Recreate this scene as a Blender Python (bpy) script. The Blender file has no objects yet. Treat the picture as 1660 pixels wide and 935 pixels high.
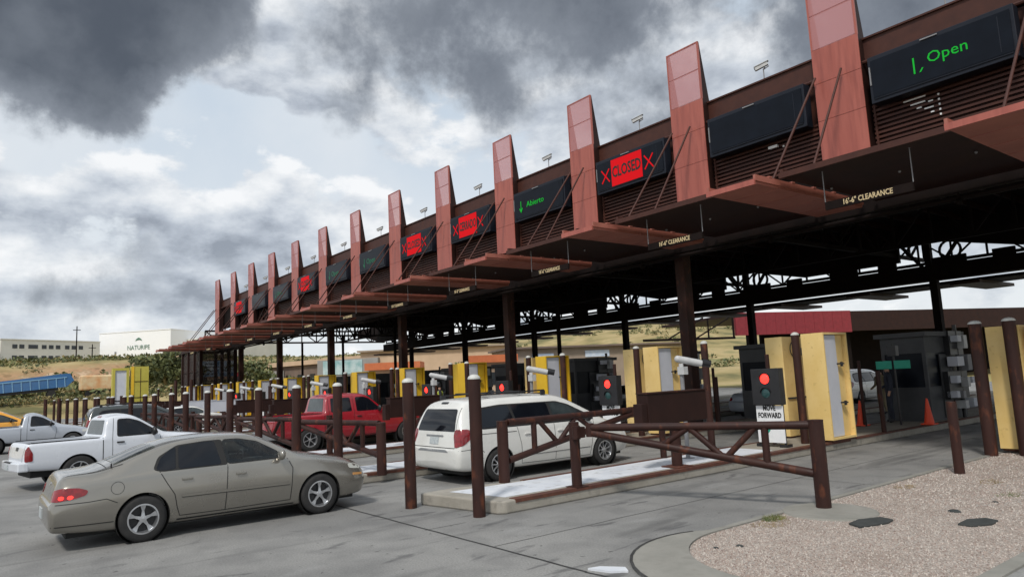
import bpy, bmesh, math, random
from math import sin, cos, pi, radians, sqrt, tan, exp
from mathutils import Vector, Matrix, noise as mnoise
from mathutils.bvhtree import BVHTree
from mathutils.geometry import delaunay_2d_cdt
random.seed(7)
scene = bpy.context.scene
COL = scene.collection
S = 5.2                      # lane pitch in metres

# ------------------------------------------------------------------ materials
def lin(nt, a, b): nt.links.new(a, b)
def M(name, c1, c2=None, scale=4.0, rough=0.6, metal=0.0, bump=0.0, bscale=60.0, stretch=(1, 1, 1),
      lo=0.35, hi=0.65, detail=6.0, coat=0.0, emit=None, estr=1.0, rvar=0.0, c3=None, s3=20.0, lo3=.6, hi3=.7, spec=.5, rand=0.0):
    m = bpy.data.materials.new(name); m.use_nodes = True
    nt = m.node_tree; b = nt.nodes['Principled BSDF']
    b.inputs['Roughness'].default_value = rough; b.inputs['Metallic'].default_value = metal
    b.inputs['Base Color'].default_value = (*c1, 1)
    b.inputs['Specular IOR Level'].default_value = spec
    if coat: b.inputs['Coat Weight'].default_value = coat; b.inputs['Coat Roughness'].default_value = 0.08
    if emit: b.inputs['Emission Color'].default_value = (*emit, 1); b.inputs['Emission Strength'].default_value = estr
    if c2 is None and not bump: return m
    tc = nt.nodes.new('ShaderNodeTexCoord'); mp = nt.nodes.new('ShaderNodeMapping')
    mp.inputs['Scale'].default_value = stretch; lin(nt, tc.outputs['Object'], mp.inputs['Vector'])
    if rand:
        oi = nt.nodes.new('ShaderNodeObjectInfo'); vm = nt.nodes.new('ShaderNodeVectorMath'); vm.operation = 'SCALE'
        cb = nt.nodes.new('ShaderNodeCombineXYZ')
        for i in range(3): lin(nt, oi.outputs['Random'], cb.inputs[i])
        lin(nt, cb.outputs[0], vm.inputs[0]); vm.inputs['Scale'].default_value = 37.0; lin(nt, vm.outputs[0], mp.inputs['Location'])
    last = None
    if c2 is not None:
        n = nt.nodes.new('ShaderNodeTexNoise'); n.inputs['Scale'].default_value = scale; n.inputs['Detail'].default_value = detail
        n.inputs['Roughness'].default_value = 0.6
        lin(nt, mp.outputs[0], n.inputs['Vector'])
        r = nt.nodes.new('ShaderNodeValToRGB'); r.color_ramp.elements[0].position = lo; r.color_ramp.elements[1].position = hi
        r.color_ramp.elements[0].color = (*c1, 1); r.color_ramp.elements[1].color = (*c2, 1)
        lin(nt, n.outputs['Fac'], r.inputs[0]); last = r.outputs[0]
        if rvar:
            mr = nt.nodes.new('ShaderNodeMapRange'); mr.inputs['To Min'].default_value = max(0.03, rough - rvar); mr.inputs['To Max'].default_value = min(1, rough + rvar)
            mr.inputs['From Min'].default_value = .3; mr.inputs['From Max'].default_value = .7
            lin(nt, n.outputs['Fac'], mr.inputs['Value']); lin(nt, mr.outputs[0], b.inputs['Roughness'])
        if c3 is not None:
            n3 = nt.nodes.new('ShaderNodeTexNoise'); n3.inputs['Scale'].default_value = s3; n3.inputs['Detail'].default_value = 5
            lin(nt, mp.outputs[0], n3.inputs['Vector'])
            mr3 = nt.nodes.new('ShaderNodeMapRange'); mr3.inputs['From Min'].default_value = lo3; mr3.inputs['From Max'].default_value = hi3
            lin(nt, n3.outputs['Fac'], mr3.inputs['Value'])
            mx = nt.nodes.new('ShaderNodeMix'); mx.data_type = 'RGBA'
            lin(nt, mr3.outputs[0], mx.inputs['Factor']); lin(nt, last, mx.inputs['A']); mx.inputs['B'].default_value = (*c3, 1)
            last = mx.outputs['Result']
        lin(nt, last, b.inputs['Base Color'])
    if bump:
        nb = nt.nodes.new('ShaderNodeTexNoise'); nb.inputs['Scale'].default_value = bscale; nb.inputs['Detail'].default_value = 4
        lin(nt, mp.outputs[0], nb.inputs['Vector'])
        bp = nt.nodes.new('ShaderNodeBump'); bp.inputs['Strength'].default_value = bump; bp.inputs['Distance'].default_value = 0.02
        lin(nt, nb.outputs['Fac'], bp.inputs['Height']); lin(nt, bp.outputs[0], b.inputs['Normal'])
    return m

m_brown = M('rust_brown_paint', (.027, .0105, .0085), (.044, .0165, .012), scale=3, rough=.55, bump=.15, rvar=.12, stretch=(1, 1, .4), c3=(.12, .038, .018), s3=7, lo3=.58, hi3=.74, rand=1, spec=.28)
m_dbrown = M('dark_brown_steel', (.020, .0075, .006), (.030, .011, .008), scale=2, rough=.6, bump=.05, spec=.25)
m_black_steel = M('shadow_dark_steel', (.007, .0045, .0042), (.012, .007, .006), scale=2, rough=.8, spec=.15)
m_louver = M('louver_brown', (.052, .018, .013), (.070, .024, .016), scale=3, rough=.55, spec=.3)
m_salmon = M('salmon_panel_paint', (.34, .088, .064), (.41, .118, .088), scale=1.6, rough=.42, bump=.06, rvar=.10, rand=1, stretch=(2.2, 2.2, .22), c3=(.25, .062, .048), s3=3, lo3=.5, hi3=.78)
m_salmon_d = M('awning_salmon_paint', (.29, .092, .068), (.36, .125, .09), scale=1.5, rough=.5, bump=.05, rand=1)
m_white_cap = M('cap_pale_paint', (.42, .43, .41), (.58, .58, .55), scale=12, rough=.7)
m_yellow = M('yellow_cabinet_paint', (.78, .55, .20), (.84, .62, .26), scale=2, rough=.5, bump=.05, c3=(.55, .37, .12), s3=9, lo3=.62, hi3=.78, rand=1)
m_yellow2 = M('bright_yellow_paint', (.72, .44, .02), (.78, .50, .03), scale=2, rough=.5)
m_yellow3 = M('faded_yellow_paint', (.46, .40, .06), (.52, .46, .08), scale=2, rough=.6)
m_greyp = M('grey_face_panel', (.55, .57, .63), (.61, .63, .69), scale=2, rough=.5, bump=.03)
m_conc_kerb = M('kerb_concrete', (.27, .25, .21), (.36, .335, .29), scale=2.5, rough=.85, bump=.35, bscale=45, c3=(.16, .15, .13), s3=5, lo3=.55, hi3=.8)
m_island_top = M('island_concrete', (.24, .215, .175), (.31, .28, .23), scale=1.2, rough=.85, bump=.25)
m_whitep = M('white_paint_surface', (.56, .59, .64), (.68, .70, .73), scale=2.2, rough=.65, bump=.15, c3=(.34, .34, .33), s3=5, lo3=.56, hi3=.80)
m_rust_edge = M('rusty_steel_angle', (.060, .022, .017), (.13, .044, .024), scale=5, rough=.75, bump=.2)
m_black = M('black_plastic', (.012, .012, .014), (.02, .02, .022), scale=5, rough=.4)
m_rubber = M('tyre_rubber', (.016, .016, .017), (.028, .027, .026), scale=9, rough=.85, bump=.2)
m_chrome = M('wheel_alloy', (.50, .51, .53), (.60, .61, .63), scale=5, rough=.28, metal=.85)
m_glass = M('tinted_glass', (.005, .006, .009), (.008, .010, .014), scale=1, rough=.05, spec=.35)
m_glass2 = M('clear_dark_glass', (.018, .024, .027), (.05, .062, .064), scale=2.5, rough=.07, spec=.45)
m_red = M('tail_lamp_red', (.26, .010, .014), (.15, .008, .010), scale=14, rough=.15, coat=.6)
m_redlit = M('lit_brake_lamp', (.6, .02, .02), emit=(1, .03, .02), estr=2.2, rough=.2)
m_amber = M('amber_lens', (.55, .28, .10), rough=.2, coat=.5)
m_lamp = M('headlamp_clear', (.55, .56, .52), rough=.1, coat=.8)
m_plate = M('number_plate', (.50, .53, .53), (.36, .40, .42), scale=18, rough=.5)
m_seam = M('panel_gap_dark', (.012, .012, .012), rough=.8)
m_off = M('switched_off_display', (.006, .008, .013), (.008, .011, .018), scale=2, rough=.3, spec=.12)
m_signbox = M('sign_housing', (.012, .015, .023), (.017, .02, .03), scale=2, rough=.5, spec=.2)
m_ledred = M('red_led', (.20, .004, .006), emit=(1.0, .010, .016), estr=.46, rough=.6, spec=.05)
m_ledgreen = M('green_led', (.01, .15, .02), emit=(.02, 1.0, .08), estr=.26, rough=.6, spec=.05)
m_ledgreen_dim = M('dim_green_led', (.01, .08, .04), emit=(.01, .6, .25), estr=.10, rough=.5)
m_sigred = M('signal_red_lamp', (.5, .01, .01), emit=(1, .03, .02), estr=3.0, rough=.3)
m_lens_off = M('unlit_signal_lens', (.02, .06, .06), rough=.15)
m_cam = M('camera_housing_white', (.42, .43, .43), (.52, .52, .52), scale=5, rough=.4)
m_grey = M('mid_grey_metal', (.20, .20, .21), (.26, .26, .27), scale=4, rough=.55)
m_dgrey = M('booth_grey_panel', (.038, .040, .044), (.055, .057, .061), scale=2, rough=.6)
m_text_cream = M('cream_lettering', (.62, .49, .28), rough=.6)
m_text_black = M('black_lettering', (.01, .01, .01), rough=.6)
m_signwhite = M('sign_white', (.74, .75, .76), (.80, .80, .80), scale=6, rough=.5)
m_green_sign = M('green_sign_face', (.01, .30, .20), (.02, .36, .24), scale=4, rough=.5)
m_cone = M('orange_cone_plastic', (.80, .07, .02), rough=.5)
m_maroon = M('maroon_fascia', (.20, .014, .022), (.26, .02, .03), scale=3, rough=.5)
m_lid = M('dark_cover_lid', (.030, .034, .033), (.048, .052, .05), scale=8, rough=.8, bump=.3)
m_wire = M('galvanised_wire', (.25, .25, .25), rough=.5)

def paint(name, c, metal=0.0, rough=.35, dirt=None):
    d = dirt or tuple(x * .82 for x in c)
    return M(name, c, d, scale=1.6, rough=rough, metal=metal, coat=.7, lo=.45, hi=.85, rvar=.06)

def perforated():
    m = bpy.data.materials.new('perforated_salmon_sheet'); m.use_nodes = True; nt = m.node_tree
    b = nt.nodes['Principled BSDF']; b.inputs['Base Color'].default_value = (.58, .26, .26, 1); b.inputs['Roughness'].default_value = .5
    tr = nt.nodes.new('ShaderNodeBsdfTransparent'); mx = nt.nodes.new('ShaderNodeMixShader'); mx.inputs[0].default_value = .56
    out = nt.nodes['Material Output']; lin(nt, tr.outputs[0], mx.inputs[1]); lin(nt, b.outputs[0], mx.inputs[2]); lin(nt, mx.outputs[0], out.inputs['Surface'])
    return m
m_perf = perforated()
def meshscreen():
    m = bpy.data.materials.new('dark_mesh_screen'); m.use_nodes = True; nt = m.node_tree
    b = nt.nodes['Principled BSDF']; b.inputs['Base Color'].default_value = (.035, .02, .018, 1); b.inputs['Roughness'].default_value = .7
    tr = nt.nodes.new('ShaderNodeBsdfTransparent'); mx = nt.nodes.new('ShaderNodeMixShader'); mx.inputs[0].default_value = .72
    out = nt.nodes['Material Output']; lin(nt, tr.outputs[0], mx.inputs[1]); lin(nt, b.outputs[0], mx.inputs[2]); lin(nt, mx.outputs[0], out.inputs['Surface'])
    return m
m_mesh = meshscreen()

# ------------------------------------------------------------------ mesh helpers
class MB:
    def __init__(s): s.v = []; s.f = []; s.mi = []; s.mats = []; s.cur = 0
    def mat(s, m):
        if m not in s.mats: s.mats.append(m)
        s.cur = s.mats.index(m); return s
    def add(s, vs, fs):
        o = len(s.v); s.v += [tuple(p) for p in vs]; s.f += [tuple(i + o for i in f) for f in fs]; s.mi += [s.cur] * len(fs); return s
    def box(s, x0, x1, y0, y1, z0, z1, mtx=None):
        vs = [Vector(p) for p in ((x0, y0, z0), (x1, y0, z0), (x1, y1, z0), (x0, y1, z0), (x0, y0, z1), (x1, y0, z1), (x1, y1, z1), (x0, y1, z1))]
        if mtx: vs = [mtx @ p for p in vs]
        return s.add(vs, [(3, 2, 1, 0), (4, 5, 6, 7), (0, 1, 5, 4), (1, 2, 6, 5), (2, 3, 7, 6), (3, 0, 4, 7)])
    def tube(s, p0, p1, r, n=12, r1=None, cap=True):
        p0 = Vector(p0); p1 = Vector(p1); d = (p1 - p0).normalized(); r1 = r if r1 is None else r1
        a = d.orthogonal().normalized(); b = d.cross(a); vs = []
        for p, rr in ((p0, r), (p1, r1)):
            for i in range(n): t = 2 * pi * i / n; vs.append(p + a * cos(t) * rr + b * sin(t) * rr)
        fs = [(i, (i + 1) % n, n + (i + 1) % n, n + i) for i in range(n)]
        if cap: fs += [tuple(range(n))[::-1], tuple(range(n, 2 * n))]
        return s.add(vs, fs)
    def bar(s, p0, p1, w, h, up=(0, 0, 1)):
        p0 = Vector(p0); p1 = Vector(p1); d = (p1 - p0).normalized(); up = Vector(up)
        a = d.cross(up)
        if a.length < 1e-4: a = d.cross(Vector((1, 0, 0)))
        a.normalize(); b = a.cross(d); vs = []
        for p in (p0, p1):
            for sa, sb in ((-1, -1), (1, -1), (1, 1), (-1, 1)): vs.append(p + a * sa * w / 2 + b * sb * h / 2)
        return s.add(vs, [(0, 1, 2, 3), (7, 6, 5, 4), (0, 4, 5, 1), (1, 5, 6, 2), (2, 6, 7, 3), (3, 7, 4, 0)])
    def lathe(s, c, axis, prof, n=24, a0=0.0, a1=2 * pi):
        # prof list of (radius, along)
        c = Vector(c); ax = Vector(axis).normalized(); a = ax.orthogonal().normalized(); b = ax.cross(a)
        full = abs(a1 - a0 - 2 * pi) < 1e-6; m = n if full else n + 1; vs = []; fs = []
        for r, h in prof:
            for i in range(m): t = a0 + (a1 - a0) * i / n; vs.append(c + ax * h + (a * cos(t) + b * sin(t)) * r)
        for j in range(len(prof) - 1):
            for i in range(n if full else n):
                i2 = (i + 1) % m if full else i + 1
                fs.append((j * m + i, j * m + i2, (j + 1) * m + i2, (j + 1) * m + i))
        return s.add(vs, fs)
    def prism(s, poly, z0, z1):
        n = len(poly); vs = [(x, y, z0) for x, y in poly] + [(x, y, z1) for x, y in poly]
        return s.add(vs, [tuple(range(n))[::-1], tuple(range(n, 2 * n))] + [(i, (i + 1) % n, n + (i + 1) % n, n + i) for i in range(n)])
    def prismY(s, poly, y0, y1):   # poly in (x,z)
        n = len(poly); vs = [(x, y0, z) for x, z in poly] + [(x, y1, z) for x, z in poly]
        return s.add(vs, [tuple(range(n)), tuple(range(n, 2 * n))[::-1]] + [(i, n + i, n + (i + 1) % n, (i + 1) % n) for i in range(n)])
    def sphere(s, c, r, n=10, sc=(1, 1, 1)):
        vs = []; fs = []; c = Vector(c)
        for j in range(n + 1):
            ph = pi * j / n
            for i in range(2 * n): t = pi * i / n; vs.append(c + Vector((r * sc[0] * sin(ph) * cos(t), r * sc[1] * sin(ph) * sin(t), r * sc[2] * cos(ph))))
        for j in range(n):
            for i in range(2 * n):
                i2 = (i + 1) % (2 * n); fs.append((j * 2 * n + i, (j + 1) * 2 * n + i, (j + 1) * 2 * n + i2, j * 2 * n + i2))
        return s.add(vs, fs)
    def build(s, name, m=None, parent=None, smooth=False, bevel=0.0, angle=40):
        me = bpy.data.meshes.new(name); me.from_pydata(s.v, [], s.f)
        mats = s.mats if s.mats else [m]
        if m is not None and s.mats and m not in mats: mats = [m] + mats
        for x in mats: me.materials.append(x)
        if s.mats: me.polygons.foreach_set('material_index', s.mi)
        me.validate(clean_customdata=False)
        bm = bmesh.new(); bm.from_mesh(me); bmesh.ops.remove_doubles(bm, verts=bm.verts, dist=1e-5)
        bmesh.ops.recalc_face_normals(bm, faces=bm.faces); bm.to_mesh(me); bm.free()
        o = bpy.data.objects.new(name, me); COL.objects.link(o)
        if parent: o.parent = parent
        if smooth:
            for p in me.polygons: p.use_smooth = True
            try: me.set_sharp_from_angle(angle=radians(angle))
            except Exception: pass
        if bevel:
            bv = o.modifiers.new('bevel', 'BEVEL'); bv.width = bevel; bv.segments = 2; bv.limit_method = 'ANGLE'
        return o

def thing(name, label, cat, loc=(0, 0, 0), rz=0.0, group=None):
    o = bpy.data.objects.new(name, None); COL.objects.link(o); o.location = loc; o.rotation_euler = (0, 0, rz)
    o.empty_display_size = .2
    return tag(o, label, cat, group)
def tag(o, label, cat, group=None):
    o['label'] = label; o['category'] = cat
    if group: o['group'] = group
    return o
def struct(o): o['kind'] = 'structure'; return o
CH = {}
def dup(root, loc, rz=None, label=None, group=None):
    r = root.copy(); COL.objects.link(r); r.location = loc
    if rz is not None: r.rotation_euler = (0, 0, rz)
    if label: r['label'] = label
    if group: r['group'] = group
    for ch in list(root.children):
        c = ch.copy(); COL.objects.link(c); c.parent = r
        for g in list(ch.children):
            d = g.copy(); COL.objects.link(d); d.parent = c
    return r
_dg = None
def text_mesh(name, body, size, m, parent, loc, rot=(pi / 2, 0, 0), ext=.004, sx=1.0, align='CENTER', fit=None, bold=0.0):
    cu = bpy.data.curves.new('tmp', 'FONT'); cu.body = body; cu.size = size; cu.extrude = ext; cu.align_x = align; cu.align_y = 'CENTER'; cu.resolution_u = 2; cu.offset = bold
    t = bpy.data.objects.new('tmp', cu); COL.objects.link(t)
    dg = bpy.context.evaluated_depsgraph_get(); me = bpy.data.meshes.new_from_object(t.evaluated_get(dg))
    bpy.data.objects.remove(t); bpy.data.curves.remove(cu)
    if fit:
        xs = [v.co.x for v in me.vertices]; w = max(xs) - min(xs); sx = fit / w
    for v in me.vertices: v.co.x *= sx
    me.transform(Matrix.Translation(Vector(loc)) @ (Matrix.Rotation(rot[2], 4, 'Z') @ Matrix.Rotation(rot[1], 4, 'Y') @ Matrix.Rotation(rot[0], 4, 'X')))
    me.materials.clear(); me.materials.append(m); me.name = name
    o = bpy.data.objects.new(name, me); COL.objects.link(o)
    if parent: o.parent = parent
    return o
ORD = ['first', 'second', 'third', 'fourth', 'fifth', 'sixth', 'seventh', 'eighth', 'ninth', 'tenth', 'eleventh', 'twelfth', 'thirteenth', 'fourteenth', 'fifteenth', 'sixteenth']

#@@CAMERA
# ------------------------------------------------------------------ camera
cam_d = bpy.data.cameras.new('camera'); cam = bpy.data.objects.new('camera', cam_d); COL.objects.link(cam); scene.camera = cam
cam_d.sensor_width = 36.0; cam_d.lens = 1140.86 / 1660 * 36; cam_d.clip_end = 6000; cam_d.clip_start = .05
R = Vector((0.60703218, 0.79324642, -0.04766601)); U = Vector((0.12985906, -0.03984185, 0.99073167)); F = Vector((-0.78399526, 0.60759587, 0.12719552))
mm = Matrix((R, U, -F)).transposed().to_4x4(); mm.translation = Vector((0, 0, 2.0623)); cam.matrix_world = mm

# ------------------------------------------------------------------ world and sun
SUN_EL, SUN_AZ = 50.0, 303.0     # azimuth measured from +X towards +Y of the direction TO the sun
sd = Vector((cos(radians(SUN_EL)) * cos(radians(SUN_AZ)), cos(radians(SUN_EL)) * sin(radians(SUN_AZ)), sin(radians(SUN_EL))))
sl = bpy.data.lights.new('sun', 'SUN'); sl.energy = 2.3; sl.angle = radians(8); sl.color = (1, .95, .88)
so = bpy.data.objects.new('sun', sl); COL.objects.link(so); so.rotation_euler = sd.to_track_quat('Z', 'Y').to_euler()
w = bpy.data.worlds.new('World'); scene.world = w; w.use_nodes = True
nt = w.node_tree; nt.nodes.clear()
def nn(t, **kw):
    n = nt.nodes.new(t)
    for k, v in kw.items(): setattr(n, k, v)
    return n
def val(x): return x
def mth(op, a, b=None, c=None, clamp=False):
    n = nn('ShaderNodeMath', operation=op, use_clamp=clamp)
    for i, x in enumerate((a, b, c)):
        if x is None: continue
        if isinstance(x, (int, float)): n.inputs[i].default_value = x
        else: lin(nt, x, n.inputs[i])
    return n.outputs[0]
def vmt(op, a, b=None, sc=None):
    n = nn('ShaderNodeVectorMath', operation=op)
    for i, x in enumerate((a, b)):
        if x is None: continue
        if isinstance(x, (tuple, Vector)): n.inputs[i].default_value = tuple(x)
        else: lin(nt, x, n.inputs[i])
    if sc is not None:
        if isinstance(sc, (int, float)): n.inputs['Scale'].default_value = sc
        else: lin(nt, sc, n.inputs['Scale'])
    return n
def nz(vec, scale, detail, rough=.55, dist=0.0):
    n = nn('ShaderNodeTexNoise'); lin(nt, vec, n.inputs['Vector']); n.inputs['Scale'].default_value = scale; n.inputs['Detail'].default_value = detail
    n.inputs['Roughness'].default_value = rough; n.inputs['Distortion'].default_value = dist; return n
def sstep(x, a, b, lo=0.0, hi=1.0):
    n = nn('ShaderNodeMapRange', interpolation_type='SMOOTHSTEP'); lin(nt, x, n.inputs['Value'])
    n.inputs['From Min'].default_value = a; n.inputs['From Max'].default_value = b; n.inputs['To Min'].default_value = lo; n.inputs['To Max'].default_value = hi
    return n.outputs[0]
tc = nn('ShaderNodeTexCoord'); D = tc.outputs['Generated']
sp = nn('ShaderNodeSeparateXYZ'); lin(nt, D, sp.inputs[0])
zc = mth('ADD', mth('MAXIMUM', sp.outputs[2], 0.0), 0.20)
def mixn(f, c1, c2):
    n = nn('ShaderNodeMix', data_type='RGBA')
    if isinstance(f, (int, float)): n.inputs['Factor'].default_value = f
    else: lin(nt, f, n.inputs['Factor'])
    for k, c in (('A', c1), ('B', c2)):
        if isinstance(c, tuple): n.inputs[k].default_value = (*c, 1)
        else: lin(nt, c, n.inputs[k])
    return n.outputs['Result']
def ramp(f, cs):
    r = nn('ShaderNodeValToRGB'); lin(nt, f, r.inputs[0]); e = r.color_ramp.elements
    e[0].position = cs[0][0]; e[0].color = (*cs[0][1], 1); e[1].position = cs[-1][0]; e[1].color = (*cs[-1][1], 1)
    for p, c in cs[1:-1]: x = e.new(p); x.color = (*c, 1)
    return r.outputs[0]
elev = sp.outputs[2]
wv = vmt('SCALE', vmt('SUBTRACT', nz(D, 3.4, 9, .60).outputs['Color'], (.5, .5, .5)).outputs[0], sc=.17)
Dw = vmt('NORMALIZE', vmt('ADD', D, wv.outputs[0]).outputs[0]).outputs[0]
def blob(acc, d, r0, r1, amt):
    dt = vmt('DOT_PRODUCT', Dw, tuple(Vector(d).normalized())).outputs['Value']
    m_ = mth('MULTIPLY', sstep(dt, cos(radians(r1)), cos(radians(r0))), amt)
    return m_ if acc is None else mth('ADD', acc, m_)
# pale blue backdrop, thin veil
n_v = nz(D, 3.0, 6, .5).outputs['Fac']
back = mixn(sstep(elev, .02, .45), (.70, .74, .77), (.50, .585, .68))
back = mixn(sstep(n_v, .42, .66, 0, .6), back, (.72, .745, .77))
# cumulus layer: bright heads, grey bases
def cum(scale, off, seed):
    vs = vmt('MULTIPLY', vmt('ADD', D, (seed, seed * .7, off)).outputs[0], (1, 1, 1.9)).outputs[0]
    big = nz(vs, scale, 3, .5).outputs['Fac']; fine = nz(vs, scale * 3.1, 11, .60).outputs['Fac']
    return mth('ADD', mth('MULTIPLY', big, .72), mth('MULTIPLY', fine, .28))
cA = cum(3.7, 0, 2.6); cB = cum(3.7, .028, 2.6)
bias = None
for bl in (((-.90, .38, .20), 1, 9, .10), ((-.985, .02, .20), 1, 8, .07), ((-.95, .24, .11), 1, 6, .08), ((-.97, .12, .15), 1, 9, .08), ((-.93, .30, .14), 1, 8, .06), ((-.84, .40, .30), 1, 7, .02), ((-.80, .35, .47), 5, 20, .06), ((-.62, .65, .42), 3, 18, .05), ((-.945, .15, .285), 2, 9, -.13), ((-.90, .33, .285), 1, 7, -.10)):
    bias = blob(bias, *bl)
cf = mth('ADD', cA, bias)
cmask = sstep(cf, .478, .530)
light = mth('MULTIPLY', mth('SUBTRACT', cA, cB), 5.0)
body = mth('ADD', mth('ADD', .62, light), mth('MULTIPLY', mth('SUBTRACT', cf, .56), -1.5))
ccol = ramp(body, [(.08, (.27, .30, .35)), (.34, (.42, .46, .52)), (.58, (.58, .62, .67)), (.80, (.72, .745, .77)), (1.0, (.84, .85, .86))])
skyc = mixn(cmask, back, ccol)
# dark rain cloud layer
nD = mth('ADD', mth('MULTIPLY', mth('SUBTRACT', nz(D, 4.2, 10, .56, .1).outputs['Fac'], .5), 1.25), mth('MULTIPLY', mth('SUBTRACT', nz(D, 13.0, 9, .64).outputs['Fac'], .5), .62))
f = None
for bl in (((-.915, -.02, .49), 6, 17.5, .80), ((-.905, .13, .43), 3, 11, .50), ((-.935, .13, .365), 1, 6, .22), ((-.80, .38, .50), 3, 14, .22), ((-.70, .53, .50), 3, 14, .38), ((-.50, .72, .49), 3, 16, .42), ((-.28, .86, .42), 3, 14, .50),
           ((-.846, .395, .362), .2, 3.0, .24), ((-.73, .55, .385), .5, 5, .15), ((-.975, .12, .150), 1.5, 6.5, .34), ((-.945, .28, .175), 1, 6, .12), ((-.93, .26, .30), 1, 8, -.38), ((-.90, .37, .22), 1, 7, -.35), ((-.965, .06, .255), 1, 8, -.45), ((0, -.3, 1), 10, 50, .25)):
    f = blob(f, *bl)
f = mth('ADD', f, nD)
dmask = sstep(f, .13, .52)
dcol = ramp(f, [(.22, (.50, .54, .585)), (.36, (.33, .36, .40)), (.55, (.185, .205, .238)), (.80, (.115, .13, .155)), (1.0, (.078, .090, .110))])
dcol = mixn(sstep(nz(D, 7.0, 8, .55).outputs['Fac'], .40, .68, 0, .32), dcol, (.27, .295, .33))
skyc = mixn(dmask, skyc, dcol)
class _o: pass
ramp_out = skyc
bg = nn('ShaderNodeBackground'); lin(nt, ramp_out, bg.inputs[0]); bg.inputs[1].default_value = 1.08
sky = nn('ShaderNodeTexSky'); sky.sky_type = 'NISHITA'; sky.sun_disc = False; sky.sun_elevation = radians(SUN_EL); sky.sun_rotation = radians(90 - SUN_AZ)
bg2 = nn('ShaderNodeBackground'); lin(nt, sky.outputs[0], bg2.inputs[0]); bg2.inputs[1].default_value = .10
mx = nn('ShaderNodeMixShader'); mx.inputs[0].default_value = .94; lin(nt, bg2.outputs[0], mx.inputs[1]); lin(nt, bg.outputs[0], mx.inputs[2])
out = nn('ShaderNodeOutputWorld'); lin(nt, mx.outputs[0], out.inputs[0])
scene.view_settings.view_transform = 'Standard'; scene.view_settings.look = 'None'; scene.view_settings.exposure = 0.10; scene.view_settings.gamma = 1.0
scene.view_settings.use_curve_mapping = False

# ================================================================== SETTING: ground
def concrete_road():
    m = bpy.data.materials.new('road_concrete'); m.use_nodes = True; nt = m.node_tree; b = nt.nodes['Principled BSDF']; b.inputs['Roughness'].default_value = .82
    tc = nt.nodes.new('ShaderNodeTexCoord')
    def noise(scale, st=(1, 1, 1), det=6, dist=0.0, loc=(0, 0, 0)):
        mp = nt.nodes.new('ShaderNodeMapping'); mp.inputs['Scale'].default_value = st; mp.inputs['Location'].default_value = loc; lin(nt, tc.outputs['Object'], mp.inputs[0])
        n = nt.nodes.new('ShaderNodeTexNoise'); n.inputs['Scale'].default_value = scale; n.inputs['Detail'].default_value = det; n.inputs['Distortion'].default_value = dist
        lin(nt, mp.outputs[0], n.inputs['Vector']); return n.outputs['Fac']
    def mr(x, a, bb, lo, hi):
        n = nt.nodes.new('ShaderNodeMapRange'); n.interpolation_type = 'SMOOTHSTEP'; lin(nt, x, n.inputs['Value'])
        for k, v in (('From Min', a), ('From Max', bb), ('To Min', lo), ('To Max', hi)): n.inputs[k].default_value = v
        return n.outputs[0]
    def mixc(f, a, bcol, mode='MIX'):
        n = nt.nodes.new('ShaderNodeMix'); n.data_type = 'RGBA'; n.blend_type = mode
        if isinstance(f, float): n.inputs['Factor'].default_value = f
        else: lin(nt, f, n.inputs['Factor'])
        if isinstance(a, tuple): n.inputs['A'].default_value = (*a, 1)
        else: lin(nt, a, n.inputs['A'])
        if isinstance(bcol, tuple): n.inputs['B'].default_value = (*bcol, 1)
        else: lin(nt, bcol, n.inputs['B'])
        return n.outputs['Result']
    c = mixc(mr(noise(.35, det=8), .35, .65, 0, 1), (.205, .203, .195), (.29, .286, .272))
    c = mixc(mr(noise(1.7, det=9, dist=.4), .40, .70, 0, .38), c, (.115, .115, .114))
    c = mixc(mr(noise(1.0, (1.5, .22, 1), 9, .4), .56, .72, 0, .58), c, (.075, .074, .072))       # rubber and oil dragged along the lanes
    c = mixc(mr(noise(2.6, (1.1, .35, 1), 7, .6, (9, 3, 0)), .60, .70, 0, .65), c, (.05, .05, .052))
    c = mixc(mr(noise(1.3, (1, .5, 1), 6, 0, (3, 8, 0)), .60, .76, 0, .6), c, (.33, .33, .32))      # paler worn patches
    c = mixc(mr(noise(42, det=5), .35, .65, 0, .34), c, (.09, .09, .09))
    c = mixc(mr(noise(9, det=3, loc=(5, 5, 0)), .69, .72, 0, .8), c, (.045, .043, .04))            # drips
    lin(nt, c, b.inputs['Base Color'])
    bp = nt.nodes.new('ShaderNodeBump'); bp.inputs['Strength'].default_value = .25; bp.inputs['Distance'].default_value = .01
    lin(nt, noise(70, det=5), bp.inputs['Height']); lin(nt, bp.outputs[0], b.inputs['Normal'])
    return m
m_road = concrete_road()
m_apron = M('collar_concrete', (.22, .215, .19), (.29, .28, .25), scale=2, rough=.85, bump=.3, c3=(.18, .17, .15), s3=4, lo3=.55, hi3=.8)
m_field = M('dry_grass_ground', (.40, .32, .11), (.24, .22, .075), scale=.16, rough=.95, bump=.4, bscale=3, c3=(.42, .33, .15), s3=.5, lo3=.5, hi3=.75)
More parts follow.
